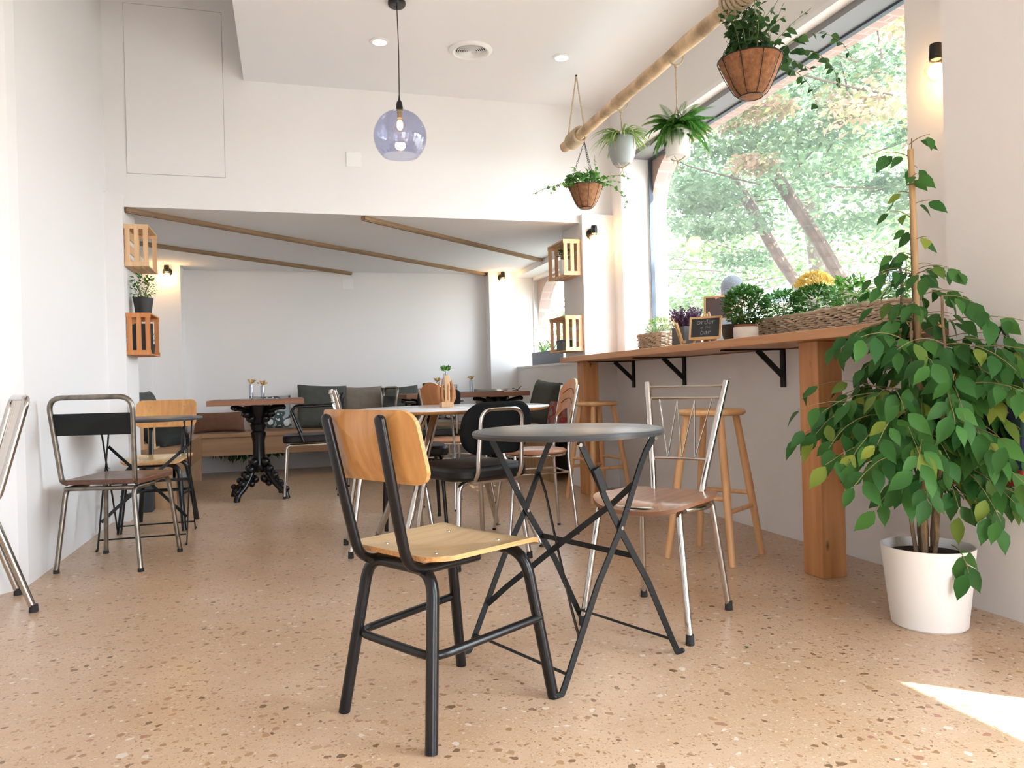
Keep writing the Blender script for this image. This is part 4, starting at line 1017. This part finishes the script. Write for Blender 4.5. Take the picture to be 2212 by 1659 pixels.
def straps(t, c, n, L, W, m, name='leaves', up=.9, dr=1.5):
    mb = MB()
    for k in range(n):
        a = random.uniform(0, 2 * PI); l = L * random.uniform(.6, 1.15); e = random.uniform(.3, 1.3) * up
        pts = []; d = V(math.cos(a), math.sin(a), e).normalized(); p = Vector(c) + V(math.cos(a), math.sin(a), 0) * .012
        for i in range(8):
            pts.append(Vector(p)); p = p + d * (l / 7); d = (d + V(0, 0, -dr * .2)).normalized()
        w = W * random.uniform(.7, 1.1); b = len(mb.v); sd = V(-math.sin(a), math.cos(a), 0)
        for i, q in enumerate(pts):
            ww = w * (.6, .9, 1, 1, .9, .7, .4, .03)[i] / 2
            mb.v += [tuple(q - sd * ww + V(0, 0, ww * .5)), tuple(q), tuple(q + sd * ww + V(0, 0, ww * .5))]
        for i in range(7):
            q = b + 3 * i; mb.f += [(q, q + 1, q + 4, q + 3), (q + 1, q + 2, q + 5, q + 4)]; mb.m += [0, 0]
    return mb.build(name, m, t, angle=0)
straps(t, (0, 0, -.225), 95, .22, .015, L_SPIDER)
# fern
t = thing('hanging_planter', 'bushy green fern in a pale pot hung from the pole', 'hanging plant', (2.06, 3.73, 2.6))
MB().lathe([(.001, -.545), (.058, -.545), (.064, -.54), (.072, -.41), (.074, -.405), (.068, -.405), (.06, -.53), (.001, -.53)], seg=32).build('pot', CREAMPOT, t)
soil(t, .066, -.415); macrame(t, .074, -.545, -.405, -.22)
def fern(t, c, n, L, m):
    lv = MB(); sm = MB()
    for k in range(n):
        a = random.uniform(0, 2 * PI); l = L * random.uniform(.55, 1.15); e = random.uniform(.1, 1.7); dr = random.uniform(.9, 2.6)
        d = V(math.cos(a), math.sin(a), e).normalized(); p = Vector(c); pts = []
        for i in range(18): pts.append(Vector(p)); p = p + d * (l / 17); d = (d + V(0, 0, -dr * .085)).normalized()
        sm.tube(pts[::3], .0011, seg=4)
        for i in range(2, 18):
            dd = (pts[i] - pts[i - 1]).normalized(); sd = dd.cross(V(0, 0, 1)).normalized(); f = i / 17; w = .038 * math.sin(PI * min(1, .12 + f * .9)) ** .6 * (1.15 - .5 * f)
            for h in (0, .33, .66):
                q = pts[i].lerp(pts[i - 1], h)
                for s in (1, -1): lv.leaf(q, sd * s + dd * .35 - V(0, 0, .15), V(0, 0, 1), w, w * .24, .25, 'small')
    sm.build('frond_stems', STEM, t); lv.build('fronds', m, t, angle=0)
fern(t, (0, 0, -.40), 105, .23, L_FERN)
# big basket, near
t = wire_basket('dark heart-leaved plant in the large coir basket nearest the camera', (2.07, 3.06, 2.6), .142, .17, -.295, 'big')
trailing(t, [((random.uniform(-.08, .08), random.uniform(-.08, .08), -.29), (random.uniform(-.5, .5), random.uniform(-.5, .5), 1.6), random.uniform(.22, .36), .3) for k in range(34)], .066, .042, L_DARK, 'upright_leaves', dens=.026, shape='ovate')
trailing(t, [((.11, -.06, -.29), (1, -.7, .6), .40, 2.6), ((.12, .02, -.29), (1, -.3, .4), .36, 2.7), ((.1, -.1, -.28), (1, -.8, 1.3), .36, 1.9), ((.1, 0, -.28), (1, .2, 1), .3, 1.8)], .062, .046, L_DARK, 'trailing_leaves', dens=.026, shape='ovate')

random.seed(17)
for x, w, lab in ((-.35, .42, 'dark leafy greenery hanging under the left part of the rear bench'), (.62, .28, 'dark leafy greenery hanging under the bench behind the armchair')):
    t = thing('leafy_garland', lab, 'greenery', (x, 8.15, .30), 0, 'greenery under the rear bench')
    bushy(t, (0, 0, -.02), w, .10, .11, 260, .07, .03, L_DARK, down=.6, base=(0, 0, .095), stems=14)
# potted plant on the lower left crate, plants in crates
random.seed(11)
t = thing('potted_plant', 'small bushy plant in a black pot on the orange crate', 'potted plant', (-.945, 5.84, 1.401))
pot_mesh(.05, .066, .115).build('pot', PLASTIC, t); soil(t, .058, .105)
bushy(t, (0, 0, .19), .085, .09, .085, 170, .028, .018, L_BUSH, base=(0, 0, .1))
t = thing('potted_plant', 'white pot with a dark plant inside the upper right crate', 'potted plant', (2.19, 5.86, 1.71))
pot_mesh(.045, .055, .13).build('pot', CREAMPOT, t); soil(t, .048, .12)
bushy(t, (0, 0, .17), .055, .06, .05, 90, .03, .016, L_DARK, base=(0, 0, .12))
t = thing('storage_tin', 'dark grey tin inside the lower right crate', 'tin', (2.19, 5.9, 1.108))
B(((-.055, -.07, 0), (.055, .07, .085))).build('tin_body', mat('grey_green_tin', (.07, .08, .075), .5), t, False, bevel=.006)
B(((-.058, -.073, .072), (.058, .073, .088))).build('lid', mat('grey_green_tin_lid', (.04, .045, .045), .5), t, False, bevel=.004)
t = thing('potted_plant', 'spiky succulent in the lower left crate', 'potted plant', (-.94, 5.95, 1.125))
pot_mesh(.04, .05, .075).build('pot', PLASTIC, t); soil(t, .044, .068); straps(t, (0, 0, .07), 14, .12, .014, L_DARK, up=2.2, dr=.4)
for k, (y, hh, c, lab) in enumerate(((5.73, .20, (.02, .02, .025), 'black-spined book standing at the near end of the orange crate'), (5.762, .17, (.05, .045, .04), 'brown book second in the orange crate'), (5.80, .21, (.02, .03, .03), 'dark green book third in the orange crate'))):
    t = thing('book', lab, 'book', (-1.0, y, 1.125), 0, 'books in the orange crate')
    B(((0, 0, 0), (.115, .003, hh)), ((0, .021, 0), (.115, .024, hh)), ((.112, 0, 0), (.115, .024, hh))).build('cover', mat('book_cloth_%s' % 'abc'[k], c, .6), t, False)
    B(((.002, .003, .003), (.112, .021, hh - .003))).build('pages', mat('paper', (.7, .66, .58), .9), t, False)
t = thing('small_crate', 'little slatted wooden crate on the bench behind the plywood chair', 'crate', (-1.16, 6.22, .436))
for k in range(3): B(((.0 + k * .08, 0, .0), (.05 + k * .08, .01, .20))).build('slat', CRATEW, t, False)
B(((0, .01, .0), (.21, .018, .04)), ((0, .01, .16), (.21, .018, .20))).build('rail', CRATEW, t, False); B(((0, .012, 0), (.21, .20, .01))).build('bottom', CRATEW, t, False)
tag(B(((-1.24, 6.02, 0), (-.95, 6.15, .38))).build('storage_box', mat('dark_grey_felt', (.04, .045, .045), .9, vary=.2), None, False, bevel=.006), 'dark grey box under the bench end by the left pier', 'box')

# ================================================================ THINGS ON THE COUNTER
CT = 1.0455
def wicker_basket(label, loc, rz, w, d, h, group=None):
    t = thing('wicker_planter', label, 'planter', loc, rz, 'wicker planters on the counter')
    random.seed(int(w * 1000)); nrow = int(h / .0105)
    base = fillet([(-w / 2, -d / 2, 0), (w / 2, -d / 2, 0), (w / 2, d / 2, 0), (-w / 2, d / 2, 0)], .03, 3, True)
    # resample the outline evenly
    P = base + [base[0]]; tot = sum((P[i + 1] - P[i]).length for i in range(len(P) - 1)); n = int(tot / .013); out = []; acc = 0; i = 0
    for k in range(n):
        s = tot * k / n
        while acc + (P[i + 1] - P[i]).length < s: acc += (P[i + 1] - P[i]).length; i += 1
        out.append(P[i].lerp(P[i + 1], (s - acc) / max(1e-6, (P[i + 1] - P[i]).length)))
    m = MB()
    for r in range(nrow):
        fl = 1 + .10 * r / nrow; pts = []
        for k, q in enumerate(out):
            ph = (k + r * 2) * PI / 2; o = 1 + .0075 * math.cos(ph) / max(.05, q.length) ; pts.append(V(q.x * fl * o, q.y * fl * o, .006 + r * .0105 + .0022 * math.sin(k * .9 + r * 1.7)))
        m.tube(pts, .0056, seg=6, close=True)
    m.build('woven_body', WICKER, t)
    rim = MB().tube([V(q.x * 1.11, q.y * 1.11, h + .002 * math.sin(k)) for k, q in enumerate(out)], .009, seg=7, close=True); rim.build('rim', WICKER, t)
    B(((-w * .47, -d * .45, h * .1), (w * .47, d * .45, h * .93))).build('soil', SOIL, t, False)
    return t
random.seed(3)
def plant_in(label, cat, loc, fn): 
    t = thing('planted_' + cat, label, 'plant', loc); fn(t); return t
w1 = wicker_basket('small wicker basket at the far end of the counter', (2.46, 4.81, CT), 90, .33, .13, .125)
w2 = wicker_basket('far long wicker planter on the counter, behind the white pot', (2.52, 3.38, CT), 90, .50, .15, .115)
w3 = wicker_basket('near long wicker planter on the counter, behind the tall fig', (2.50, 2.86, CT), 90, .47, .15, .118)
def soft(t, rx, ry, rz_, n, L, W, m, shape='small'): bushy(t, (0, 0, rz_), rx, ry, rz_, n, L, W, m, base=(0, 0, 0), shape=shape)
z0 = CT + .11
t = thing('leafy_plant', 'pale green leafy plant in the small wicker basket', 'plant', (2.46, 4.78, z0)); soft(t, .06, .14, .055, 150, .04, .018, L_SPIDER)
straps(t, (0, .08, 0), 16, .14, .01, L_SPIDER, up=1.5, dr=.8)
t = thing('red_flower', 'small red-leaved plant against the brick beside the far basket', 'plant', (2.50, 4.63, z0)); soft(t, .03, .03, .07, 26, .03, .016, L_PINK)
t = thing('dark_bush', 'dark green bush at the far end of the long wicker planters', 'plant', (2.52, 3.50, z0)); soft(t, .07, .14, .075, 900, .030, .012, mat_bush2)
t = thing('chrysanthemum', 'mounded chrysanthemum with a yellow-orange flower head', 'plant', (2.54, 3.26, z0)); soft(t, .08, .14, .075, 800, .030, .014, mat_bush2)
fl = MB()
for k in range(420):
    a = random.uniform(0, 2 * PI); e = random.random(); r = .085 * math.sqrt(e); p = V(r * .9 * math.cos(a), r * 1.15 * math.sin(a), .145 + .06 * (1 - e)); fl.leaf(p, V(math.cos(a), math.sin(a), 1.2), rnd_dir(.3), .028, .012, .3, 'small')
fl.build('flower_head', L_YEL, t, angle=0)
t = thing('purple_viola', 'small purple flower showing right of the yellow flower head', 'plant', (2.58, 3.12, z0)); soft(t, .03, .035, .09, 40, .03, .016, L_BUSH)
fl = MB()
for k in range(5): fl.leaf((0, 0, .17), (math.cos(k * 1.26), math.sin(k * 1.26), .3), (0, 0, 1), .026, .024, .1, 'small')
fl.build('petals', mat('violet_petal', (.3, .15, .35), .7), t, angle=0)
t = thing('leafy_bush', 'bright green leafy bush in the middle of the near wicker planter', 'plant', (2.52, 3.0, z0)); soft(t, .07, .12, .075, 360, .036, .016, L_BUSH)
t = thing('spider_plant', 'striped spider plant arching over the near wicker planter', 'plant', (2.50, 2.82, z0)); straps(t, (0, 0, 0), 46, .20, .013, L_SPIDER, up=1.6, dr=1.3)
t = thing('feathery_plant', 'tall feathery stems at the window end of the near wicker planter', 'plant', (2.56, 2.72, z0))
for _ in range(1):
    trailing(t, [((random.uniform(-.03, .03), random.uniform(-.06, .06), 0), (random.uniform(-.2, .2), random.uniform(-.3, .3), 1.5), random.uniform(.16, .27), .05) for k in range(18)], .03, .006, L_BUSH, 'leaves', dens=.008)
# heather in grey square pot
t = thing('heather_plant', 'purple heather in a dark grey pot beside the easels', 'potted plant', (2.40, 4.30, CT))
MB().prism(rrect(.125, .16, .012, 3), 0, .135).build('pot', mat('slate_pot', (.08, .085, .09), .7), t, bevel=.003)
hm = MB()
for k in range(230):
    a = random.uniform(0, 2 * PI); r = .07 * math.sqrt(random.random()); p = V(r * math.cos(a) * .8, r * math.sin(a) * 1.1, .13); d = V(math.cos(a) * r * 6, math.sin(a) * r * 6, 1).normalized(); l = random.uniform(.07, .14)
    for i in range(9): hm.leaf(p + d * (l * i / 9), rnd_dir(.5), rnd_dir(0), .018, .009, .1, 'small')
hm.build('foliage', L_HEATHER, t, angle=0)
# plant in white pot standing in front of black pot
t = thing('potted_plant', 'bushy green plant in the white pot on the counter', 'potted plant', (2.30, 3.50, CT))
MB().lathe([(.001, 0), (.060, 0), (.062, .004), (.063, .072), (.060, .074), (.056, .072), (.056, .01), (.001, .01)], seg=36).build('pot', mat('stained_white_pot', (.80, .76, .70), .6, vary=.12, vs=14), t)
MB().lathe([(.050, .04), (.058, .085), (.053, .087), (.046, .04)], seg=30, close=True).build('inner_pot', mat('terracotta', (.35, .13, .07), .8), t)
soil(t, .05, .078)
bushy(t, (0, 0, .185), .105, .115, .10, 1300, .030, .014, mat_bush2, base=(0, 0, .07), stems=16)
t = thing('potted_plant', 'reddish large-leaved plant in the black pot behind the white pot', 'potted plant', (2.42, 3.80, CT))
pot_mesh(.05, .075, .11).build('pot', PLASTIC, t); soil(t, .066, .1)
trailing(t, [((0, 0, .09), (random.uniform(-.4, .4), random.uniform(-1.0, .2), 1.8), random.uniform(.2, .27), .3) for k in range(9)], .06, .045, L_PINK, 'leaves', dens=.05, shape='ovate')
# chalkboards
def easel_board(label, loc, rz, w, h, lean, fm, bm, text=None, legs=True):
    t = thing('chalkboard', label, 'chalkboard', loc, rz, 'chalkboards on the counter')
    # local: board faces -y, leans back around x
    e = bpy.data.objects.new('board', None)
    M = Matrix.Translation((0, 0, .022 if legs else 0)) @ Matrix.Rotation(math.radians(-lean), 4, 'X'); fw = .011
    fr = MB()
    for a, b in (((-w / 2, -.008, 0), (w / 2, .004, fw)), ((-w / 2, -.008, h - fw), (w / 2, .004, h)), ((-w / 2, -.008, fw), (-w / 2 + fw, .004, h - fw)), ((w / 2 - fw, -.008, fw), (w / 2, .004, h - fw))): fr.box(a, b, 0, M)
    fr.build('frame', fm, t, False, bevel=.001)
    MB().box((-w / 2 + fw, -.003, fw), (w / 2 - fw, .003, h - fw), 0, M).build('board', bm, t, False)
    if legs:
        for sx_ in (-1, 1):
            MB().bar([M @ V(sx_ * w * .36, .008, -.02), M @ V(sx_ * w * .06, .008, h + .03)], .009, .006, V(0, 1, 0)).build('leg', fm, t, False)
        MB().bar([M @ V(0, .01, h + .02), V(0, .085, .0)], .009, .006, V(0, 1, 0)).build('rear_leg', fm, t, False)
        MB().box((-w * .4, -.022, -.008), (w * .4, -.004, .0), 0, M).build('ledge', fm, t, False)
    if text:
        for s, size, x, z in text:
            c = bpy.data.curves.new('chalk_lettering', 'FONT'); c.body = s; c.size = size; c.extrude = .0002; c.align_x = 'CENTER'; c.offset = -.0006 * size / .045; c.shear = .12
            c.materials.append(mat('chalk', (.34, .37, .37), .9))
            tmp = bpy.data.objects.new('lettering_curve', c); COL.objects.link(tmp); bpy.context.view_layer.update()
            me = bpy.data.meshes.new_from_object(tmp.evaluated_get(bpy.context.evaluated_depsgraph_get())); bpy.data.objects.remove(tmp)
            o = bpy.data.objects.new('chalk_lettering', me); COL.objects.link(o); o.parent = t
            o.matrix_local = M @ Matrix.Translation((x, -.0038, z)) @ Matrix.Rotation(PI / 2, 4, 'X')
    return t
EW = mat('easel_beech', (.66, .42, .20), .6, vary=.1, vs=20); SLATE = mat('slate_board', (.025, .03, .032), .6, vary=.25, vs=14)
easel_board('small easel chalkboard reading order at the bar', (2.165, 3.68, CT + .002), -47, .175, .125, 14, EW, SLATE, [('order', .043, 0, .082), ('at the', .024, .0, .058), ('bar', .043, 0, .024)])
easel_board('small easel chalkboard turned edge-on, left of the lettered one', (2.175, 3.95, CT + .002), 62, .15, .11, 16, EW, SLATE)
easel_board('wood-framed brown chalkboard standing behind the lettered easel', (2.50, 4.10, CT + .16), -40, .16, .15, 8, mat('aged_oak', (.42, .25, .1), .6), mat('brown_board', (.06, .035, .03), .7), None, False)
tag(MB().box((2.44, 4.02, CT), (2.58, 4.17, CT + .159)).build('plant_box', mat('slate_pot', (.08, .085, .09), .7), None, False, bevel=.003), 'grey planter box supporting the brown chalkboard', 'planter')

# ================================================================ THINGS ON TABLES
def vase(label, loc, h, r, kind):
    t = thing('bud_vase', label, 'vase', loc, 0, 'small glass bud vases')
    MB().lathe([(.001, 0), (r, 0), (r, h * .9), (r * .8, h), (r * .74, h), (r * .9, h * .88), (r * .9, .006), (.001, .006)], seg=20).build('glass_body', VGLASS, t)
    MB().tube([(0, 0, .01), (.004, 0, h * .6), (0, .002, h + .02)], .0018, seg=5).build('stem', L_DRY if kind != 'green' else STEM, t)
    m = MB()
    if kind == 'green':
        for k in range(70): m.leaf(V(0, 0, h + .02) + rnd_dir(0) * .02, rnd_dir(.5), rnd_dir(0), .018, .011, .1, 'small')
        m.build('sprig', L_BUSH, t, angle=0)
    else:
        for k in range(16):
            d = rnd_dir(.9); m.leaf(V(0, 0, h + .0), d, rnd_dir(0), random.uniform(.03, .062), .011, .15, 'small')
            m.leaf(V(0, 0, h) + d * .03, d + rnd_dir(0) * .4, rnd_dir(0), .02, .014, .1, 'small')
        m.build('dried_flowers', L_DRY, t, angle=0)
    return t
vase('glass bud vase with ochre dried flowers, left one on the iron table', (-.272, 6.35, .79), .112, .017, 'dry')
vase('glass bud vase with ochre dried flowers, right one on the iron table', (-.19, 6.42, .79), .10, .016, 'dry')
vase('glass bud vase with dried flowers near the left end of the long table', (1.375, 7.25, .779), .108, .017, 'dry')
vase('glass bud vase with dried flowers near the middle of the long table', (1.72, 7.3, .779), .118, .019, 'dry')
tag(B(((-.48, 6.15, .785), (-.02, 6.45, .788))).build('placemat', patterned('placemat_print', (.55, .58, .62), (.08, .1, .12), 18), None, False), 'pale patterned placemat under the vases on the iron table', 'placemat')
tag(B(((1.25, 7.05, .7785), (1.98, 7.45, .783))).build('placemat', mat('black_slate_mat', (.03, .03, .035), .5), None, False), 'thin dark board under the vases on the long table', 'placemat')
t = thing('driftwood_holder', 'driftwood holder with upright pale plank on the white table', 'table decoration', (.83, 4.12, .7385))
B(((-.033, -.035, 0), (.033, .035, .028))).build('base_block', CRATEW, t, False, bevel=.002)
B(((-.014, -.036, .028), (.014, -.029, .172))).build('front_plank', wood('pale_plank', (.72, .48, .26), (.64, .4, .2), 'Z', .8, .6), t, False, bevel=.001)
random.seed(8)
for k in range(9):
    a = -2.9 + k * .72; x, y = .034 * math.cos(a), .026 * math.sin(a); h = random.uniform(.13, .165)
    MB().tube([(x, y, .026), (x * 1.25 + random.uniform(-.004, .004), y * 1.2, h * .35), (x * 1.35, y * 1.3, h * .65), (x * 1.1 + random.uniform(-.004, .004), y, h)], .0088, seg=7, scales=[1.1, 1.0, .8, .3]).build('driftwood_stick', wood('driftwood_stick', (.52, .24, .10), (.34, .14, .06), 'Z', 1, .8), t)
vase('clear vase with dark green sprigs inside the driftwood holder', (.83, 4.125, .767), .155, .0145, 'green')
t = thing('reading_glasses', 'dark thin-framed spectacles at the right end of the long table', 'glasses', (2.08, 7.1, .779))
MB().tube([(0, 0, .03), (.05, 0, .01), (.09, .01, .045)], .004, seg=6).build('temple', BLACK, t); MB().tube([(0, .0, .006), (.03, .02, .006), (.06, .0, .006), (.03, -.02, .006)], .003, seg=6, close=True).build('rim', BLACK, t)

# bag behind the fig, fallen leaves
t = thing('cloth_bag', 'navy and red striped cloth bag hung on the wall behind the fig', 'bag', (2.379, 2.06, .47))
bag = MB()
for k, (z, c) in enumerate(((0, 1), (.05, 0), (.11, 0), (.17, 2), (.22, 0), (.28, 1), (.34, 0), (.40, 0))):
    bag.box((-.06 + .004 * (k % 2), -.10, z), (0, .10, z + (.06 if k < 7 else .02)), c)
bag.build('bag_body', [mat('navy_canvas', (.02, .03, .08), .9), mat('red_canvas', (.35, .03, .03), .9), mat('dark_green_canvas', (.02, .06, .05), .9)], t, False, bevel=.008)
MB().tube([(-.03, -.06, .42), (-.02, 0, .55), (-.03, .06, .42)], .008, seg=8, fil=.03).build('strap', PLASTIC, t)
MB().ball((-.006, 0, .548), .012).build('wall_hook', BLACK, t)
for (x, y, r_, c, lab) in ((1.37, 2.13, .010, (.05, .09, .02), 'tiny dried green leaf on the floor right of the chrome chair'), (2.28, 2.17, .03, (.22, .27, .12), 'curled fallen fig leaf on the floor behind the white pot'), (2.33, 2.42, .022, (.28, .25, .14), 'small fallen leaf by the wall beyond the white pot')):
    m = MB(); m.leaf((0, 0, .004), (1, .4, .12), (0, 0, 1), r_ * 2, r_ * 1.3, .15); m.leaf((r_ * .2, 0, .004), (.3, 1, .3), (0, 0, 1), r_ * 1.3, r_, .2)
    tag(m.build('fallen_leaf', mat('leaf_' + lab.split()[0], c, .8), None, loc=(x, y, 0), angle=0), lab, 'leaf', 'fallen leaves')

# ================================================================ OUTSIDE
random.seed(31)
def tree(label, loc, trunks, crown, n, size, lm, group='trees outside the window'):
    t = thing('garden_tree', label, 'tree', loc, 0, group)
    tk = MB()
    for p, r in trunks: tk.tube(p, r, seg=9, fil=.3, fs=3, scales=None)
    tk.build('trunk', BARK, t)
    bm_ = MB(); lv = MB()
    blobs = []
    for (cx, cy, cz, rx, ry, rz_) in crown:
        for k in range(int(rx * rz_ * 9) + 3):
            a = random.uniform(0, 2 * PI); b = random.uniform(-1, 1); q = random.random() ** .4
            blobs.append((V(cx + rx * q * math.cos(a) * math.sqrt(1 - b * b), cy + ry * q * math.sin(a) * math.sqrt(1 - b * b), cz + rz_ * q * b), min(rx, rz_) * .34))
    for c, r in blobs:
        if random.random() < .3: o = V(crown[0][0], crown[0][1], crown[0][2] - crown[0][5] * .7); a_ = o.lerp(c, .3) + rnd_dir(0) * .2; bm_.tube([a_, a_.lerp(c, .5) + rnd_dir(0) * .25, c + rnd_dir(0) * r], .010, seg=5, fil=.3, fs=3)
    per = max(1, n // len(blobs))
    for c, r in blobs:
        for k in range(per):
            q = rnd_dir(0) * (r * random.random() ** .45); d = rnd_dir(-.2) + V(0, 0, -.25); s = size * random.uniform(.7, 1.3)
            lv.leaf(c + V(q.x * 1.3, q.y * 1.3, q.z * .75), d, rnd_dir(.4), s, s * .45, .2, 'small')
    bm_.build('branch', BARK, t); lv.build('crown', lm, t, angle=0)
    return t
# multi-stem tree with leaning trunks seen through the large window
tree('multi-stemmed tree with leaning brown trunks framed by the window', (5.95, 7.1, -.05),
     [([(0, 0, 0), (-.2, .1, 1.5), (-.55, .4, 2.2), (-.8, .9, 3.3)], .065), ([(.15, 0, 0), (.15, .0, 1.6), (-.1, .2, 2.3), (-.5, .5, 3.2)], .075), ([(.3, .1, 0), (.8, -.4, 1.9), (1.1, -.7, 2.7)], .05)],
     [(-.4, .2, 3.75, 2.2, 1.5, 1.35), (-1.2, 1.2, 3.0, 1.4, 1.2, .9), (1.0, -.9, 3.1, 1.1, 1.0, .8)], 21000, .085, L_TREE3)
tree('tree with pinkish turning leaves close to the window top', (6.6, 4.9, -.05), [([(0, 0, 0), (-.1, .1, 2), (-.4, .4, 3.4)], .12)],
     [(-.9, .6, 4.0, 1.3, 1.3, 1.1), (-1.7, 1.6, 3.6, 1.0, 1.0, .6), (-1.9, 1.4, 5.0, 1.3, 1.2, .5)], 10000, .085, L_TREE2)  # highest crown blob added to block sun spots at the small rear window
tree('dense green tree standing behind the others outside', (8.6, 11.0, -.05), [([(0, 0, 0), (.1, 0, 2.5), (0, .1, 4)], .16)],
     [(0, 0, 4.6, 3.2, 2.2, 2.8), (-2.4, 1.2, 2.2, 1.8, 1.4, 1.5), (2.4, -1.5, 2.4, 2.0, 1.6, 1.7)], 24000, .11, L_TREE)
tree('unseen tree added to shade the large window, out of the picture to the right', (5.6, 1.7, -.05), [([(0, 0, 0), (.0, .05, 2.2), (-.1, .1, 4)], .12)],
     [(-.3, .4, 4.9, 1.45, 1.2, 1.3)], 14000, .13, L_TREE)  # added out of view so its crown keeps sun off the large window
# low shrubs outside
for x, y, r_, lab in ((4.6, 7.4, .75, 'round green shrub outside nearest the brick jamb'), (6.3, 8.6, .9, 'round green shrub outside behind the tree trunks'), (5.8, 5.6, .6, 'round green shrub outside behind the yellow flowers'), (7.6, 6.6, .9, 'round green shrub outside at the right of the window')):
    t = thing('garden_shrub', lab, 'shrub', (x, y, -.05), 0, 'shrubs outside the window')
    bushy(t, (0, 0, r_), r_ * .8, r_ * .8, r_, 1500, .08, .035, L_TREE)
# brick building across the street
t = thing('brick_building', 'pinkish brick building beyond the trees outside', 'building', (22, 27, -.05), -40)
B(((-6, 0, 0), (6, 4, 7.5))).build('walls', BRICKY if False else BRICKX, t, False)
for i in range(5):
    for j in range(2):
        w_ = B(((-5 + i * 2.2, -.05, 1 + j * 3), (-3.9 + i * 2.2, 0, 2.5 + j * 3))).build('window', WOODW, t, False)
        B(((-4.92 + i * 2.2, -.06, 1.08 + j * 3), (-3.98 + i * 2.2, -.05, 2.42 + j * 3))).build('pane', mat('dark_pane', (.1, .12, .15), .1), w_, False)
# planter outside the small window
t = thing('window_box', 'grey-blue box of spiky grass outside the small rear window', 'planter', (2.66, 7.55, 1.041))
B(((-.07, -.5, 0), (.06, .5, .14))).build('box', mat('blue_grey_planter', (.22, .27, .34), .6), t, False, bevel=.005)
for y in (-.3, .0, .3): straps(t, (0, y, .13), 18, .20, .014, L_FERN, 'grass', 1.8, 1.0)

# person outside, seen from behind through the window
def person():
    t = thing('person', 'grey-haired person in a white shirt standing outside the window', 'person', (3.18, 5.0, -.05), -25)
    sk = MB; H = 1.66
    J = {'pel': (0, 0, .90), 'spine': (0, .0, 1.12), 'chest': (0, .01, 1.30), 'neck': (0, .0, 1.42), 'head0': (0, .01, 1.50), 'head1': (0, .015, 1.575)}
    def skin(name, verts, edges, radii, m, parent, sub=2, root=0):
        me = bpy.data.meshes.new(name); me.from_pydata(verts, edges, []); o = bpy.data.objects.new(name, me); COL.objects.link(o); o.parent = parent
        md = o.modifiers.new('skin', 'SKIN'); 
        for i, r in enumerate(radii):
            v = me.skin_vertices[0].data[i]; v.radius = r if isinstance(r, tuple) else (r, r); v.use_root = (i == root)
        s = o.modifiers.new('sub', 'SUBSURF'); s.levels = sub; s.render_levels = sub; me.materials.append(m); md.use_smooth_shade = True
        return o
    vs = [(0, 0, .92), (0, 0, 1.10), (0, .01, 1.28), (0, .0, 1.40), (0, -.005, 1.46), (0, .01, 1.52), (0, .012, 1.60)]
    rs = [(.15, .10), (.13, .09), (.15, .10), (.06, .055), (.05, .05), (.072, .085), (.06, .07)]
    es = [(0, 1), (1, 2), (2, 3), (3, 4), (4, 5), (5, 6)]
    for s in (1, -1):
        b = len(vs)
        vs += [(s * .17, 0, 1.36), (s * .22, .02, 1.10), (s * .20, .12, .90), (s * .185, .17, .84)]; rs += [.05, .04, .03, .032]; es += [(2, b), (b, b + 1), (b + 1, b + 2), (b + 2, b + 3)]
        for k in range(5):
            f = len(vs); ox = (k - 2) * .016
            if k == 4: vs += [(s * .185 - s * .035, .19, .82), (s * .185 - s * .045, .215, .80)]
            else: vs += [(s * .185 + ox, .195, .80), (s * .185 + ox, .21, .765 + .006 * abs(k - 1))]
            rs += [.009, .008]; es += [(b + 3, f), (f, f + 1)]
        l = len(vs); vs += [(s * .09, 0, .84), (s * .10, .015, .48), (s * .10, -.01, .09), (s * .10, .12, .04)]; rs += [.08, .055, .04, .035]; es += [(0, l), (l, l + 1), (l + 1, l + 2), (l + 2, l + 3)]
    body = skin('body', vs, es, rs, mat('skin', (.55, .33, .24), .5), t)
    for sx_ in (1, -1):
        MB().ball((sx_ * .078, .01, 1.53), .02, sq=(.4, .8, 1.3)).build('ear', MATS['skin'], body)
        MB().ball((sx_ * .028, .093, 1.545), .012).build('eye', mat('eye_white', (.8, .8, .8), .2), body)
    MB().ball((0, .105, 1.52), .014, sq=(.8, 1.2, 1.6)).build('nose', MATS['skin'], body)
    MB().ball((0, .095, 1.485), .02, sq=(1.2, .3, .3)).build('mouth', mat('lip', (.45, .18, .15), .5), body)
    hr = MB(); hr.ball((0, -.005, 1.572), .092, seg=20, sq=(.93, 1.08, .98)); hr.ball((0, -.035, 1.52), .078, seg=16, sq=(1, .9, 1.1)); hr.build('hair', mat('grey_hair', (.045, .045, .05), .8, vary=.35, vs=60, bump=.8, bs=120), t)
    sh = [(0, 0, .88), (0, 0, 1.10), (0, .01, 1.29), (0, 0, 1.385)]; sr = [(.175, .125), (.155, .11), (.172, .12), (.085, .08)]; se = [(0, 1), (1, 2), (2, 3)]
    for s in (1, -1): b = len(sh); sh += [(s * .17, 0, 1.355), (s * .215, .01, 1.16)]; sr += [.068, .062]; se += [(2, b), (b, b + 1)]
    skin('shirt', sh, se, sr, mat('white_shirt', (.75, .75, .76), .9), t)
    tv = [(0, 0, .92)]; trr = [(.165, .115)]; te = []
    for s in (1, -1): b = len(tv); tv += [(s * .09, 0, .82), (s * .10, .015, .48), (s * .10, -.01, .1)]; trr += [.098, .075, .06]; te += [(0, b), (b, b + 1), (b + 1, b + 2)]
    skin('trousers', tv, te, trr, mat('navy_trousers', (.04, .05, .08), .9), t)
person()
